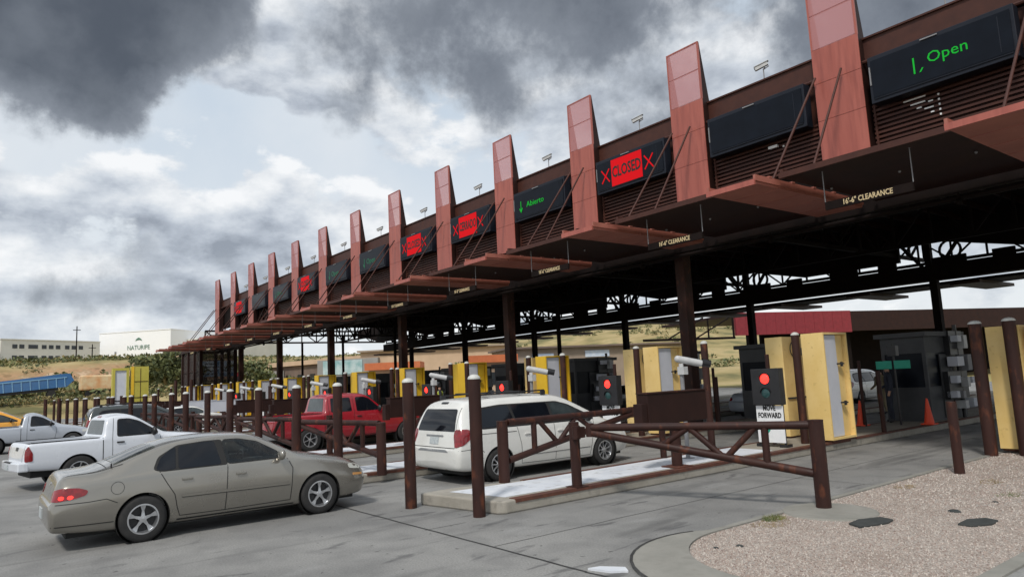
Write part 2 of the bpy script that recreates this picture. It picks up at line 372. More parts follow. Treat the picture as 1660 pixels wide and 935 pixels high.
def gravel_mat():
    m = bpy.data.materials.new('pink_gravel'); m.use_nodes = True; nt = m.node_tree; b = nt.nodes['Principled BSDF']; b.inputs['Roughness'].default_value = .9
    tc = nt.nodes.new('ShaderNodeTexCoord'); v = nt.nodes.new('ShaderNodeTexVoronoi'); v.inputs['Scale'].default_value = 66; lin(nt, tc.outputs['Object'], v.inputs['Vector'])
    r = nt.nodes.new('ShaderNodeValToRGB'); e = r.color_ramp.elements; e[0].color = (.21, .175, .15, 1); e[1].color = (.56, .50, .445, 1)
    x = e.new(.5); x.color = (.38, .315, .27, 1)
    sx = nt.nodes.new('ShaderNodeSeparateColor'); lin(nt, v.outputs['Color'], sx.inputs[0]); lin(nt, sx.outputs[0], r.inputs[0])
    n = nt.nodes.new('ShaderNodeTexNoise'); n.inputs['Scale'].default_value = 1.1; n.inputs['Detail'].default_value = 6; lin(nt, tc.outputs['Object'], n.inputs['Vector'])
    mrr = nt.nodes.new('ShaderNodeMapRange'); mrr.inputs['From Min'].default_value = .5; mrr.inputs['From Max'].default_value = .75; mrr.inputs['To Max'].default_value = .45; lin(nt, n.outputs['Fac'], mrr.inputs['Value'])
    mi = nt.nodes.new('ShaderNodeMix'); mi.data_type = 'RGBA'; lin(nt, mrr.outputs[0], mi.inputs['Factor']); lin(nt, r.outputs[0], mi.inputs['A']); mi.inputs['B'].default_value = (.23, .17, .13, 1)
    lin(nt, mi.outputs['Result'], b.inputs['Base Color'])
    bp = nt.nodes.new('ShaderNodeBump'); bp.inputs['Strength'].default_value = .8; bp.inputs['Distance'].default_value = .015; bp.invert = True
    lin(nt, v.outputs['Distance'], bp.inputs['Height']); lin(nt, bp.outputs[0], b.inputs['Normal'])
    return m
m_gravel = gravel_mat()

def sheet(name, x0, x1, y0, y1, z, m):
    b = MB(); b.add([(x0, y0, z), (x1, y0, z), (x1, y1, z), (x0, y1, z)], [(0, 1, 2, 3)]); return struct(b.build(name, m))
sheet('ground', -1800, 1200, -1200, 1800, -.06, m_field)
sheet('road', -96, 24, -30, 66, 0, m_road)

# gravel bed with rounded nose and its concrete collar
gc = (-4.37, 7.62); gr = 1.49
def nose(r, xl, xr, yend, n=26):
    pts = [(xl, yend)]
    for i in range(n + 1): a = pi + pi * i / n; pts.append((gc[0] + r * cos(a), gc[1] + r * sin(a)))
    pts.append((xr, yend)); return pts
inner = nose(gr, gc[0] - gr, gc[0] + gr, 60); outer = nose(gr + .0, 0, 0, 0)
def collar():
    b = MB(); n = 30; vi = []; vo = []
    for i in range(n + 1):
        a = pi + pi * i / n; t = i / n
        wdt = .16 + .62 * sin(pi * min(1, max(0, (t - .02) / .9))) ** .8
        wr = .10 if i in (0,) else wdt
        vi.append((gc[0] + gr * cos(a), gc[1] + gr * sin(a))); vo.append((gc[0] + (gr + wr) * cos(a), gc[1] + (gr + wr) * sin(a)))
    vi = [(gc[0] - gr, 60)] + vi + [(gc[0] + gr, 60)]; vo = [(gc[0] - gr - .12, 60)] + vo + [(gc[0] + gr + .16, 60)]
    m = len(vi); h = .022
    vs = [(x, y, h) for x, y in vi] + [(x, y, h) for x, y in vo] + [(x, y, 0) for x, y in vo] + [(x, y, -.01) for x, y in vi]
    fs = []
    for i in range(m - 1): fs += [(i, i + 1, m + i + 1, m + i), (m + i, m + i + 1, 2 * m + i + 1, 2 * m + i), (3 * m + i, 3 * m + i + 1, i + 1, i)]
    b.add(vs, fs); return b.build('kerb', m_apron), vo
k_, outer_pts = collar(); struct(k_)
def gravel():
    b = MB(); pts = [(-5.86 + .02, 60)] + [(gc[0] + (gr - .01) * cos(pi + pi * i / 30), gc[1] + (gr - .01) * sin(pi + pi * i / 30)) for i in range(31)] + [(-2.88, 60)]
    vs = [(x, y, .008) for x, y in pts]; b.add(vs, [tuple(range(len(vs)))]); return b.build('gravel_bed', m_gravel)
struct(gravel())
# loose stones of the bed: nobody could count them
def stones():
    b = MB(); rnd = random.Random(3); cols = []
    ms = [M('stone_pink', (.38, .305, .265)), M('stone_pale', (.54, .485, .435)), M('stone_brown', (.25, .19, .165)), M('stone_grey', (.36, .335, .31))]
    for i in range(20000):
        d = rnd.random() ** 1.7
        y = 6.15 + d * 12; x = rnd.uniform(-5.84, -2.9)
        if y < gc[1] and (x - gc[0]) ** 2 + (y - gc[1]) ** 2 > (gr - .03) ** 2: continue
        r = rnd.uniform(.006, .014) * (1.0 if y < 11 else 1.3); a = rnd.uniform(0, pi); h = r * rnd.uniform(.5, 1.0)
        b.mat(ms[rnd.choice((0, 0, 0, 1, 1, 2, 3))])
        vs = [(x + r * cos(a + k * pi / 2) * rnd.uniform(.7, 1.2), y + r * sin(a + k * pi / 2) * rnd.uniform(.7, 1.2), .004) for k in range(4)]
        vs += [(x + r * .4 * cos(a + k * pi / 2 + .4), y + r * .4 * sin(a + k * pi / 2 + .4), .01 + h) for k in range(4)]
        b.add(vs, [(4, 5, 6, 7)] + [(k, (k + 1) % 4, 4 + (k + 1) % 4, 4 + k) for k in range(4)])
    me = bpy.data.meshes.new('loose_gravel'); me.from_pydata(b.v, [], b.f)
    for x in b.mats: me.materials.append(x)
    me.polygons.foreach_set('material_index', b.mi)
    o = bpy.data.objects.new('loose_gravel', me); COL.objects.link(o); o['kind'] = 'stuff'; o['label'] = 'loose pinkish gravel stones filling the rounded bed at the roadside'; o['category'] = 'gravel'
stones()

def strip(name, pts, wd, z, m):
    b = MB(); L = []; Rr = []
    for i, p in enumerate(pts):
        p = Vector(p); a = Vector(pts[max(0, i - 1)]); c = Vector(pts[min(len(pts) - 1, i + 1)]); d = (c - a).normalized(); nrm = Vector((-d.y, d.x)) * wd / 2
        L.append((p.x + nrm.x, p.y + nrm.y, z)); Rr.append((p.x - nrm.x, p.y - nrm.y, z))
    n = len(pts); b.add(L + Rr, [(i, i + 1, n + i + 1, n + i) for i in range(n - 1)]); return struct(b.build(name, m))
m_joint = M('tar_joint', (.022, .021, .021), (.05, .05, .048), scale=6, rough=.9)
rj = random.Random(5)
def wavy(p0, p1, n=30, amp=.012): return [(p0[0] + (p1[0] - p0[0]) * i / n + rj.uniform(-amp, amp), p0[1] + (p1[1] - p0[1]) * i / n + rj.uniform(-amp, amp)) for i in range(n + 1)]
strip('road_joint', wavy((-40, 5.1), (-5.75, 5.27), 90), .035, .004, m_joint)
strip('road_joint', wavy((-9.0, 5.9), (-9.0, 5.2), 6), .012, .004, m_joint)
strip('road_joint', [(x, y) for x, y in outer_pts[2:26]], .035, .026, m_joint)
strip('road_joint', wavy((-5.75, 5.27), (-2.2, 5.5), 20), .03, .004, m_joint)
strip('road_joint', wavy((-7.45, 5.3), (-7.45, 40), 60), .012, .004, m_joint)
for yy in (12.2, 18.4, 24.6): strip('road_joint', wavy((-9.0, yy), (-5.95, yy), 12), .012, .004, m_joint)
b = MB(); b.prism([(-5.80, 5.34), (-5.54, 5.42), (-5.42, 5.56), (-5.54, 5.64), (-5.76, 5.48)], .0, .022); struct(b.build('road_marking', m_whitep))
# concrete pad and weeds
b = MB(); b.add([(-5.42 + .62 * cos(i * pi / 12), 9.62 + .60 * sin(i * pi / 12), .03) for i in range(24)] + [(-5.42 + .64 * cos(i * pi / 12), 9.62 + .62 * sin(i * pi / 12), .0) for i in range(24)],
                [tuple(range(24))] + [(i, (i + 1) % 24, 24 + (i + 1) % 24, 24 + i) for i in range(24)])
struct(b.build('concrete_pad', m_apron))

m_grassb = M('weed_green', (.06, .10, .025), (.20, .19, .06), scale=3, rough=.8)
m_grassd = M('weed_dry', (.30, .23, .11), (.18, .13, .06), scale=3, rough=.9)
def weed(x, y, r, h, n, m, label, seed):
    rr = random.Random(seed); b = MB()
    for i in range(n):
        a = rr.uniform(0, 2 * pi); d = r * sqrt(rr.random()); px = x + d * cos(a) * 1.0; py = y + d * sin(a) * 1.6; hh = h * rr.uniform(.4, 1); t = rr.uniform(0, 2 * pi); l = rr.uniform(.01, .06)
        b.add([(px - .004, py, .008), (px + .004, py + .003, .008), (px + l * cos(t), py + l * sin(t), hh)], [(0, 1, 2)])
    tag(b.build('weed', m), label, 'weed', 'weeds growing in the gravel bed')
weed(-5.74, 8.75, .13, .07, 240, m_grassb, 'small green weed on the gravel edge left of the gate post', 1)
weed(-5.62, 8.5, .22, .035, 260, m_grassd, 'dry straw coloured tuft on the rounded tip of the gravel bed', 2)
weed(-5.55, 12.2, .15, .04, 160, m_grassd, 'low dry weed at the gravel edge between gate post and short bollard', 3)
weed(-4.7, 13.4, .18, .04, 160, m_grassd, 'dry weed patch in the gravel right of the short bollard', 4)
weed(-4.1, 12.3, .15, .035, 120, m_grassb, 'faint green weed in the open gravel near the right border', 5)
b = MB()
b.prism([(-4.84, 9.02), (-4.64, 8.90), (-4.50, 9.36), (-4.53, 9.56), (-4.72, 9.62), (-4.86, 9.30)], .006, .035); o = b.build('cover_lid', m_lid, bevel=.008)
tag(o, 'larger dark grey irregular lid lying in the gravel right of the concrete pad', 'lid', 'dark lids in the gravel')
b = MB(); b.prism([(-3.86 + .0, 9.78), (-3.70, 9.76), (-3.56, 10.02), (-3.58, 10.28), (-3.74, 10.34), (-3.88, 10.12)], .006, .032); o = b.build('cover_lid', m_lid, bevel=.008)
tag(o, 'smaller dark grey lid lying in the gravel near the right edge', 'lid', 'dark lids in the gravel')
for i, (x, y, r) in enumerate([(-5.35, 6.95, .035), (-5.2, 7.2, .04), (-4.2, 10.6, .07), (-4.95, 9.9, .04), (-4.05, 11.6, .035)]):
    b = MB(); b.sphere((x, y, .012), r, 6, (1.2, .8, .45)); tag(b.build('dark_stone', m_lid, smooth=True), ['dark stone on the rounded tip of the gravel', 'second dark stone beside the collar kerb', 'flat dark stone above the smaller lid', 'small dark stone left of the larger lid', 'tiny dark stone behind the flat one'][i], 'stone', 'dark stones in the gravel')

# ------------------------------------------------------------------ hill terrain
def interp(tab, x):
    if x <= tab[0][0]: return tab[0][1]
    for (a, fa), (b_, fb) in zip(tab, tab[1:]):
        if x <= b_: t = (x - a) / (b_ - a); return fa + (fb - fa) * t
    return tab[-1][1]
EL = [(-25, 2.0), (0, 2.62), (7, 2.66), (12, 2.62), (16, 2.6), (22, 2.5), (28, 2.6), (33, 2.85), (39, 3.3), (43, 3.6), (47, 3.85), (51, 3.9), (54, 3.5), (60, 2.9), (75, 2.2), (95, 1.5)]
RC = [(-25, 230), (12, 225), (22, 260), (32, 260), (39, 240), (50, 220), (95, 240)]
RB = [(-25, 112), (8, 118), (14, 122), (22, 150), (39, 150), (50, 140), (95, 150)]
def ss(x): x = max(0, min(1, x)); return x * x * (3 - 2 * x)
def hz(az, r):
    """height of the terrain at azimuth az (degrees from -X towards +Y) and distance r"""
    rc = interp(RC, az); rb = interp(RB, az); zc_ = 2.06 + rc * tan(radians(interp(EL, az)))
    zf = 2.2 * ss((r - 98) / 20)
    x, y = -r * cos(radians(az)), r * sin(radians(az))
    n = mnoise.noise(Vector((x * .02, y * .02, 1))) * 1.3 + mnoise.noise(Vector((x * .07, y * .07, 3))) * .5 + mnoise.noise(Vector((x * .2, y * .2, 5))) * .25
    if r < rb: return zf + n * .25 * ss((r - 98) / 20)
    t = (r - rb) / (rc - rb)
    if az < 16:
        prof = .16 * ss(t / .25) + .52 * ss((t - .25) / .16) + .20 * ss((t - .45) / .3) + .12 * ss((t - .75) / .25)
    else: prof = min(1.0, t) ** .9 * .35 + .65 * ss(t)
    return zf + (zc_ - zf) * (prof if t < 1 else 1.0) + n * min(1, t * 3) * (.8 if t < .95 else .15)
def hill():
    b = MB(); azs = [(-25 + 120 * i / 300) for i in range(301)]; rs = [97 + i * 3.0 for i in range(56)] + [290, 330, 400, 600]
    vs = [(-r * cos(radians(a)), r * sin(radians(a)), hz(a, r) - .03 + (-.06 if r < 98 else 0)) for a in azs for r in rs]; m = len(rs)
    b.add(vs, [(i * m + j, i * m + j + 1, (i + 1) * m + j + 1, (i + 1) * m + j) for i in range(300) for j in range(m - 1)])
    mt = bpy.data.materials.new('hill_earth'); mt.use_nodes = True; nt = mt.node_tree; bs = nt.nodes['Principled BSDF']; bs.inputs['Roughness'].default_value = .95
    tcx = nt.nodes.new('ShaderNodeTexCoord'); ge = nt.nodes.new('ShaderNodeNewGeometry')
    def noise(sc, d=6):
        n = nt.nodes.new('ShaderNodeTexNoise'); n.inputs['Scale'].default_value = sc; n.inputs['Detail'].default_value = d; lin(nt, tcx.outputs['Object'], n.inputs['Vector']); return n.outputs['Fac']
    def ramp(f, cs):
        r = nt.nodes.new('ShaderNodeValToRGB'); e = r.color_ramp.elements; e[0].position = cs[0][0]; e[0].color = (*cs[0][1], 1); e[1].position = cs[-1][0]; e[1].color = (*cs[-1][1], 1)
        for p, c in cs[1:-1]: x = e.new(p); x.color = (*c, 1)
        lin(nt, f, r.inputs[0]); return r.outputs[0]
    g = ramp(noise(.11, 8), [(.36, (.14, .13, .05)), (.47, (.30, .24, .10)), (.58, (.40, .31, .15)), (.68, (.18, .18, .07))])
    ea = ramp(noise(.45, 10), [(.35, (.20, .10, .055)), (.45, (.42, .22, .13)), (.55, (.30, .19, .11)), (.66, (.55, .38, .27))])
    sepn = nt.nodes.new('ShaderNodeSeparateXYZ'); lin(nt, ge.outputs['Normal'], sepn.inputs[0])
    mr_ = nt.nodes.new('ShaderNodeMapRange'); mr_.inputs['From Min'].default_value = .972; mr_.inputs['From Max'].default_value = .90; lin(nt, sepn.outputs[2], mr_.inputs['Value'])
    mx_ = nt.nodes.new('ShaderNodeMix'); mx_.data_type = 'RGBA'; lin(nt, mr_.outputs[0], mx_.inputs['Factor']); lin(nt, g, mx_.inputs['A']); lin(nt, ea, mx_.inputs['B'])
    lin(nt, mx_.outputs['Result'], bs.inputs['Base Color'])
    return b.build('hill', mt, smooth=True, angle=80)
struct(hill())
def pol(az, r): return -r * cos(radians(az)), r * sin(radians(az))

# leaf clumps
m_leafs = [M('foliage_mid', (.085, .105, .038), (.13, .145, .055), scale=2, rough=.8, rand=1), M('foliage_dark', (.045, .06, .024), (.075, .09, .035), scale=2, rough=.8), M('foliage_light', (.17, .18, .07), (.22, .22, .09), scale=2, rough=.8), M('foliage_dry', (.20, .16, .07), (.28, .22, .10), scale=2, rough=.9)]
def clump(b, c, rx, ry, rz, n, s, rr, mats):
    for i in range(n):
        u = Vector((rr.gauss(0, 1), rr.gauss(0, 1), rr.gauss(0, 1))).normalized() * (rr.random() ** .4)
        p = Vector(c) + Vector((u.x * rx, u.y * ry, u.z * rz)); b.mat(mats[min(len(mats) - 1, int(rr.random() ** 1.3 * len(mats)))])
        a = Vector((rr.gauss(0, 1), rr.gauss(0, 1), rr.gauss(0, 1))).normalized(); d = a.cross(Vector((rr.gauss(0, 1), rr.gauss(0, 1), rr.gauss(0, 1)))).normalized(); q = s * rr.uniform(.5, 1.3)
        b.add([p - a * q, p + d * q * .6, p + a * q, p - d * q * .6], [(0, 1, 2, 3)])
def rawbuild(b, name, parent=None):
    me = bpy.data.meshes.new(name); me.from_pydata(b.v, [], b.f)
    for x in b.mats: me.materials.append(x)
    me.polygons.foreach_set('material_index', b.mi)
    o = bpy.data.objects.new(name, me); COL.objects.link(o)
    if parent: o.parent = parent
    return o
rr = random.Random(11); b = MB()
for i in range(1500):
    az = rr.uniform(-6, 60) if i % 3 else rr.uniform(-3, 20); rb = interp(RB, az); rc = interp(RC, az)
    r = rb + (rc - rb) * rr.choice((rr.uniform(-.06, .22), rr.uniform(.3, 1.0), rr.uniform(.62, .99)))
    if az > 30 and rr.random() < .45: continue
    x, y = pol(az, r); z = hz(az, r); s_ = rr.uniform(.4, 1.35) * (1.25 if az < 16 else 1) * (.55 if (r - rb) / (rc - rb) > .8 else 1)
    clump(b, (x, y, z + s_ * .35), s_ * 1.4, s_ * 1.4, s_ * .6, 30, .30 * s_ * .6 + .12, rr, [m_leafs[0], m_leafs[1], m_leafs[2], m_leafs[3]])
o = rawbuild(b, 'scrub'); o['kind'] = 'stuff'; o['label'] = 'low desert scrub covering the far hillside'; o['category'] = 'scrub'
def bush(az, r, w_, h_, label, seed, n=500, trunk=False, z0=None, mats=None, name='bush', cat='bush', group=None):
    rr = random.Random(seed); x, y = pol(az, r); z = hz(az, r) if z0 is None else z0
    t = thing(name, label, cat, (x, y, z), group=group); b = MB()
    k = 7
    for i in range(k):
        a = rr.uniform(0, 2 * pi); d = rr.uniform(0, .6) * w_ / 2; q = rr.uniform(.35, .6)
        clump(b, (d * cos(a), d * sin(a), h_ * rr.uniform(.35, .8)), w_ * q * .55, w_ * q * .55, h_ * q * .5, n // k, w_ * .05, rr, mats or [m_leafs[0], m_leafs[1], m_leafs[2], m_leafs[0]])
    rawbuild(b, 'crown', t)
    b = MB()
    for i in range(4): a = rr.uniform(0, 6.3); b.tube((0, 0, -.2), (cos(a) * w_ * .2, sin(a) * w_ * .2, h_ * .6), w_ * .03, 6, w_ * .01)
    b.build('trunk', m_leafs[3], t)

# ================================================================== CANOPY
PX = -9.833; PY = 19.0; ZB = 7.685; ZT = 12.99; ZF = 10.88; NP = 13   # first pylon left edge, plane, bottom, top, fascia top
XL = PX - S * 12 - .1; XR = 12.0
can = thing('toll_canopy', 'long dark brown steel canopy roof on columns spanning all the inspection lanes', 'canopy', (0, 0, 0))
b = MB(); b.box(XL - .4, XR, PY + .62, 40.0, 8.75, 9.0); b.box(XL - .4, XR, PY + .5, PY + .62, 8.2, 10.3)
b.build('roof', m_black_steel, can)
b = MB(); b.box(XL - .3, XR, PY + .30, PY + .48, 10.28, ZF); b.box(XL - .35, XR, PY + .24, PY + .52, ZF, ZF + .05); b.box(XL - .9, XL - .3, PY + .30, PY + .46, ZF - .25, ZF - .05)
b.build('fascia_beam', m_louver, can)
b = MB(); b.tube((XL - .2, PY + .16, 10.2), (XR, PY + .16, 10.2), .055, 8); b.build('fascia_pipe', m_louver, can)
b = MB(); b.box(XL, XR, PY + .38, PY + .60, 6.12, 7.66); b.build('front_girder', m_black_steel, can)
b = MB(); b.tube((XL, PY + .30, 5.98), (XR, PY + .30, 5.98), .06, 8)
for k in range(-2, 12): b.sphere((-11.85 - S * k, PY + .25, 5.87), .09, 5); b.tube((-11.85 - S * k, PY + .25, 5.87), (-11.85 - S * k, PY + .25, 6.1), .03, 6)
b.build('conduit', m_black_steel, can)
# roof trusses: long ones along X, cross ones along Y, purlins
def truss(p0, p1, zl, zh, nbay, wch, name):
    p0 = Vector(p0); p1 = Vector(p1); b = MB(); n = nbay
    lo = [p0.lerp(p1, i / n) + Vector((0, 0, zl)) for i in range(n + 1)]; hi = [p0.lerp(p1, i / n) + Vector((0, 0, zh)) for i in range(n + 1)]
    b.bar(lo[0], lo[-1], wch, wch); b.bar(hi[0], hi[-1], wch, wch)
    for i in range(n + 1): b.bar(lo[i], hi[i], wch * .6, wch * .6)
    for i in range(n):
        if i % 2: b.bar(lo[i], hi[i + 1], wch * .55, wch * .55)
        else: b.bar(hi[i], lo[i + 1], wch * .55, wch * .55)
    return b.build(name, m_black_steel, can)
truss((XL, 25.4, 0), (XR, 25.4, 0), 7.2, 8.6, 56, .16, 'long_truss')
truss((XL, 31.6, 0), (XR, 31.6, 0), 6.9, 8.6, 56, .16, 'long_truss')
truss((XL, 37.6, 0), (XR, 37.6, 0), 6.75, 8.0, 56, .14, 'long_truss')
for k in range(-1, 7):
    xx = -16.0 - 2 * S * k
    truss((xx, PY + .6, 0), (xx, 40.5, 0), 7.3, 8.6, 12, .18, 'cross_truss')
b = MB()
for k in range(60): xx = XL + 1.45 * k; b.box(xx, xx + .09, PY + .65, 39.8, 8.5, 8.74)
b.build('purlins', m_dbrown, can)
b = MB(); b.box(XL, XR, 37.2, 37.9, 5.85, 6.6); b.build('rear_beam', m_black_steel, can)
for k in range(-3, 7):
    xc = -14.5 - 2 * S * k
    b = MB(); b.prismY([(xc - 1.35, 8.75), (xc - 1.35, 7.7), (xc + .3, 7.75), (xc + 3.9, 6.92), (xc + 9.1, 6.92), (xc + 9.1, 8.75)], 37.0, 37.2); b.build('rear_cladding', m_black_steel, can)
for k in range(-2, 21): b = MB(); x_ = -14.4 - 2.6 * k; b.box(x_, x_ + (.9 if k % 2 else 1.5), 37.24, 37.4, 6.58, 6.95); b.build('slit_blocking', m_black_steel, can)
b = MB(); b.box(XL, XR, 38.6, 41.0, 5.72, 5.86); b.build('rear_soffit', m_black_steel, can)
for k in range(-1, 13): b = MB(); b.box(-14.0 - S * k, -12.7 - S * k, 38.0, 42.6, 5.57, 5.718); b.build('rear_awning', m_dbrown, can)
for k in range(-1, 6):                      # front columns (every second island), rear columns
    xx = -16.0 - 2 * S * k
    if k >= 0: b = MB(); b.box(xx - .19, xx + .19, 20.0, 20.4, .2, 8.6); b.box(xx - .3, xx + .3, 19.9, 20.5, .18, .24); b.build('column', m_brown, can)
    xx += 2.28
    b = MB(); b.box(xx - .95, xx - .61, 37.35, 37.7, .0, 6.0); b.build('column', m_black_steel, can)
    b = MB()
    for (q, e) in ((-1, 0), (1, 0)):
        b.bar((xx - .78, 37.5, 6.0), (xx - .78 + q * 1.5, 37.5, 8.0), .14, .14)
    b.bar((xx - .9, 37.5, 6.6), (xx - .9, 37.5, 8.1), .3, .3); b.lathe((xx + .1, 37.5, 7.25), (0, 1, 0), [(.42, -.05), (.52, -.05), (.52, .05), (.42, .05), (.42, -.05)], 16)
    b.build('knee_brace', m_black_steel, can)
for k in range(0, 13):                       # slim intermediate rear hangers
    xx = -11.3 - S * k
    if k % 2 == 0 and k >= 4: b = MB(); b.box(xx - .09, xx + .09, 28.2, 28.38, 0, 7.0); b.build('column', m_black_steel, can)
# louvred screens between the pylons
lou = MB()
for i in range(10): z = 7.76 + i * .125; lou.box(PX + 1.40, PX + S - .04, PY + .22, PY + .30, z, z + .062)
for x in (PX + 1.44, PX + S - .10): lou.box(x, x + .05, PY + .20, PY + .34, 7.70, 10.2)
lou.box(PX + 1.36, PX + S, PY + .42, PY + .46, 7.66, 10.2)
lo0 = lou.build('louvre_screen', m_louver, can)
for k in range(-2, 10):
    if k == 0: continue
    c = lo0.copy(); COL.objects.link(c); c.location = (-S * k, 0, 0); c.parent = can
lou = MB()                                  # last two bays are open lattice
for (z0, z1) in ((7.75, 10.1),):
    lou.bar((PX + 1.4, PY + .3, z0), (PX + S, PY + .3, z1), .09, .09); lou.bar((PX + 1.4, PY + .3, z1), (PX + S, PY + .3, z0), .09, .09)
    lou.bar((PX + 1.4, PY + .3, z0), (PX + S, PY + .3, z0), .12, .12)
    for i in range(4): x = PX + 1.6 + i * .95; lou.bar((x, PY + .34, z0), (x + .8, PY + .34, z1), .06, .06); lou.bar((x + .8, PY + .36, z0), (x, PY + .36, z1), .06, .06)
for k in (10, 11):
    c = lou.build('lattice_screen', m_louver, can); c.location = (-S * k, 0, 0)

# pylons
def make_pylon():
    t = thing('pylon_fin', '', 'pylon', group='salmon pylon fins standing along the canopy front')
    w_ = 1.346; b = MB()
    zs = [ZB, 8.9, 10.0, 11.02]
    for a, c in zip(zs, zs[1:]): b.box(0, w_, -.03, .0, a + .006, c - .006)
    b.build('front_panel', m_salmon, t)
    b = MB()
    for a, c in ((11.02, 12.05), (12.05, ZT)): b.box(0.004, w_ - .004, -.026, -.006, a + .008, c - .008)
    b.build('perforated_panel', m_perf, t)
    b = MB()
    for x in (0.0, w_ - .05): b.box(x, x + .05, -.034, .03, 11.0, ZT)
    b.box(0, w_, -.034, .03, ZT - .03, ZT + .01); b.box(0.01, w_ - .01, 0.002, .02, 12.03, 12.07)
    b.build('panel_frame', m_salmon, t)
    b = MB()
    for x in (.02, w_ - .08):
        b.add([(x, .002, ZB), (x + .06, .002, ZB), (x + .06, .40, ZB), (x, .40, ZB), (x, .002, ZT), (x + .06, .002, ZT), (x + .06, .07, ZT), (x, .07, ZT),
               (x, .40, 10.9), (x + .06, .40, 10.9)], [(0, 1, 2, 3), (0, 4, 5, 1), (1, 5, 6, 9, 2), (0, 3, 8, 7, 4), (2, 9, 8, 3), (9, 6, 7, 8), (4, 7, 6, 5)])
    b.build('side_fin', m_dbrown, t)
    return t
pyl0 = make_pylon()
for k in range(-2, 13):
    lab = {-2: 'salmon fin outside the frame at right', -1: 'salmon pylon fin right of the green Open display'}.get(k) or (
        'largest salmon pylon fin, between the green Open sign and the blank sign' if k == 0 else
        'salmon pylon fin between the blank dark sign and the large red CLOSED sign' if k == 1 else
        'salmon pylon fin between the large red CLOSED sign and the green Abierto sign' if k == 2 else
        'salmon pylon fin between the green Abierto sign and the red CERRADO sign' if k == 3 else
        'last salmon pylon fin at the far left end of the canopy' if k == 12 else
        ORD[k] + ' salmon pylon fin along the canopy counted from the right')
    o = pyl0 if k == -2 else dup(pyl0, (0, 0, 0))
    o.location = (PX - S * k, PY, 0); o['label'] = lab

# awnings (salmon planks underneath, hung on two rods) and dark flat panels with clearance bars
def make_awning():
    t = thing('lane_awning', '', 'awning', group='salmon plank awnings under the pylons'); b = MB()
    for i in range(5): b.box(0, 1.26, .05 + i * .99, .05 + (i + 1) * .99 - .03, -.0, .06)
    b.build('plank_panel', m_salmon_d, t)
    b = MB(); b.box(-.02, 1.28, -.0, .05, -.035, .09); b.build('front_lip', m_salmon, t)
    b = MB()
    for x in (-.03, 1.23):
        b.box(x, x + .06, .052, 5.0, .062, .20)
        for i in range(5): b.box(x - .01, x + .07, .6 + i * .95, .72 + i * .95, .2, .235)
    b.build('edge_rail', m_salmon_d, t)
    b = MB()
    for x in (.02, 1.14): b.box(x, x + .10, 2.66, 5.25, .36, .70); b.box(x + .02, x + .08, 2.70, 2.76, .2, .36); b.box(x + .02, x + .08, 4.6, 4.66, .2, .36)
    b.build('hanger_beam', m_black_steel, t)
    for x, x1 in ((.07, .28), (1.19, .94)):
        b = MB(); b.tube((x, 2.7, .66), (x1 if x < .5 else x1 + .1, 5.1, 4.0), .034, 8); b.sphere((x, 2.68, .64), .06, 5); b.build('tie_rod', m_louver, t)
    return t
aw0 = make_awning()
def make_flat():
    t = thing('flat_canopy_panel', '', 'canopy panel', group='dark flat panels between the awnings'); b = MB()
    b.box(0, 3.56, 0, 4.6, 0, .09); b.build('panel', m_dbrown, t)
    b = MB(); b.box(-.01, 3.57, -.05, .0, -.02, .11); b.box(0, .08, .0, 4.6, .092, .2); b.box(3.48, 3.56, 0, 4.6, .092, .2); b.build('edge_trim', m_louver, t)
    b = MB()
    for x in (.15, 1.75, 3.3): b.sphere((x, 2.0, -.02), .035, 4)
    b.build('bolts', m_grey, t)
    return t
fl0 = make_flat()
def make_clear():
    t = thing('clearance_bar', '', 'clearance bar', group='clearance bars hanging over the lanes'); b = MB()
    b.box(-.93, .93, -.03, .03, .02, .20); b.build('board', m_black_steel, t)
    text_mesh('lettering', "16'-6\" CLEARANCE", .165, m_text_cream, t, (.0, -.035, .11), fit=1.04, bold=.003)
    for x in (-.93, .93): b = MB(); b.tube((x, 0, .20), (x, 0, .95), .012, 6); b.sphere((x, 0, .93), .03, 4); b.build('hanger_rod', m_grey, t)
    return t
cl0 = make_clear()
for k in range(-2, 13):
    wh = 'the rightmost lane' if k < 0 else 'the %s lane from the right' % ORD[k]
    o = aw0 if k == -2 else dup(aw0, (0, 0, 0)); o.location = (-10.01 - S * k, 13.74, 6.14)
    o['label'] = ('bright salmon plank awning cut by the right edge of the picture' if k == -1 else 'leftmost plank awning jutting out past the canopy end' if k == 12 else 'salmon plank awning hung below the %s pylon fin from the right' % ORD[max(k, 0)])
    if k > -2:
        o = fl0 if k == -1 else dup(fl0, (0, 0, 0)); o.location = (-8.60 - S * (k + 0), 14.6, 6.33); o['label'] = 'flat dark brown panel over ' + ('the lane right of the nearest lane' if k < 0 else wh)
        o = cl0 if k == -1 else dup(cl0, (0, 0, 0)); o.location = (-6.88 - S * k, 15.0, 5.42); o['label'] = 'clearance bar with cream 16\'-6" lettering over ' + ('the lane cut off at right' if k < 0 else wh)

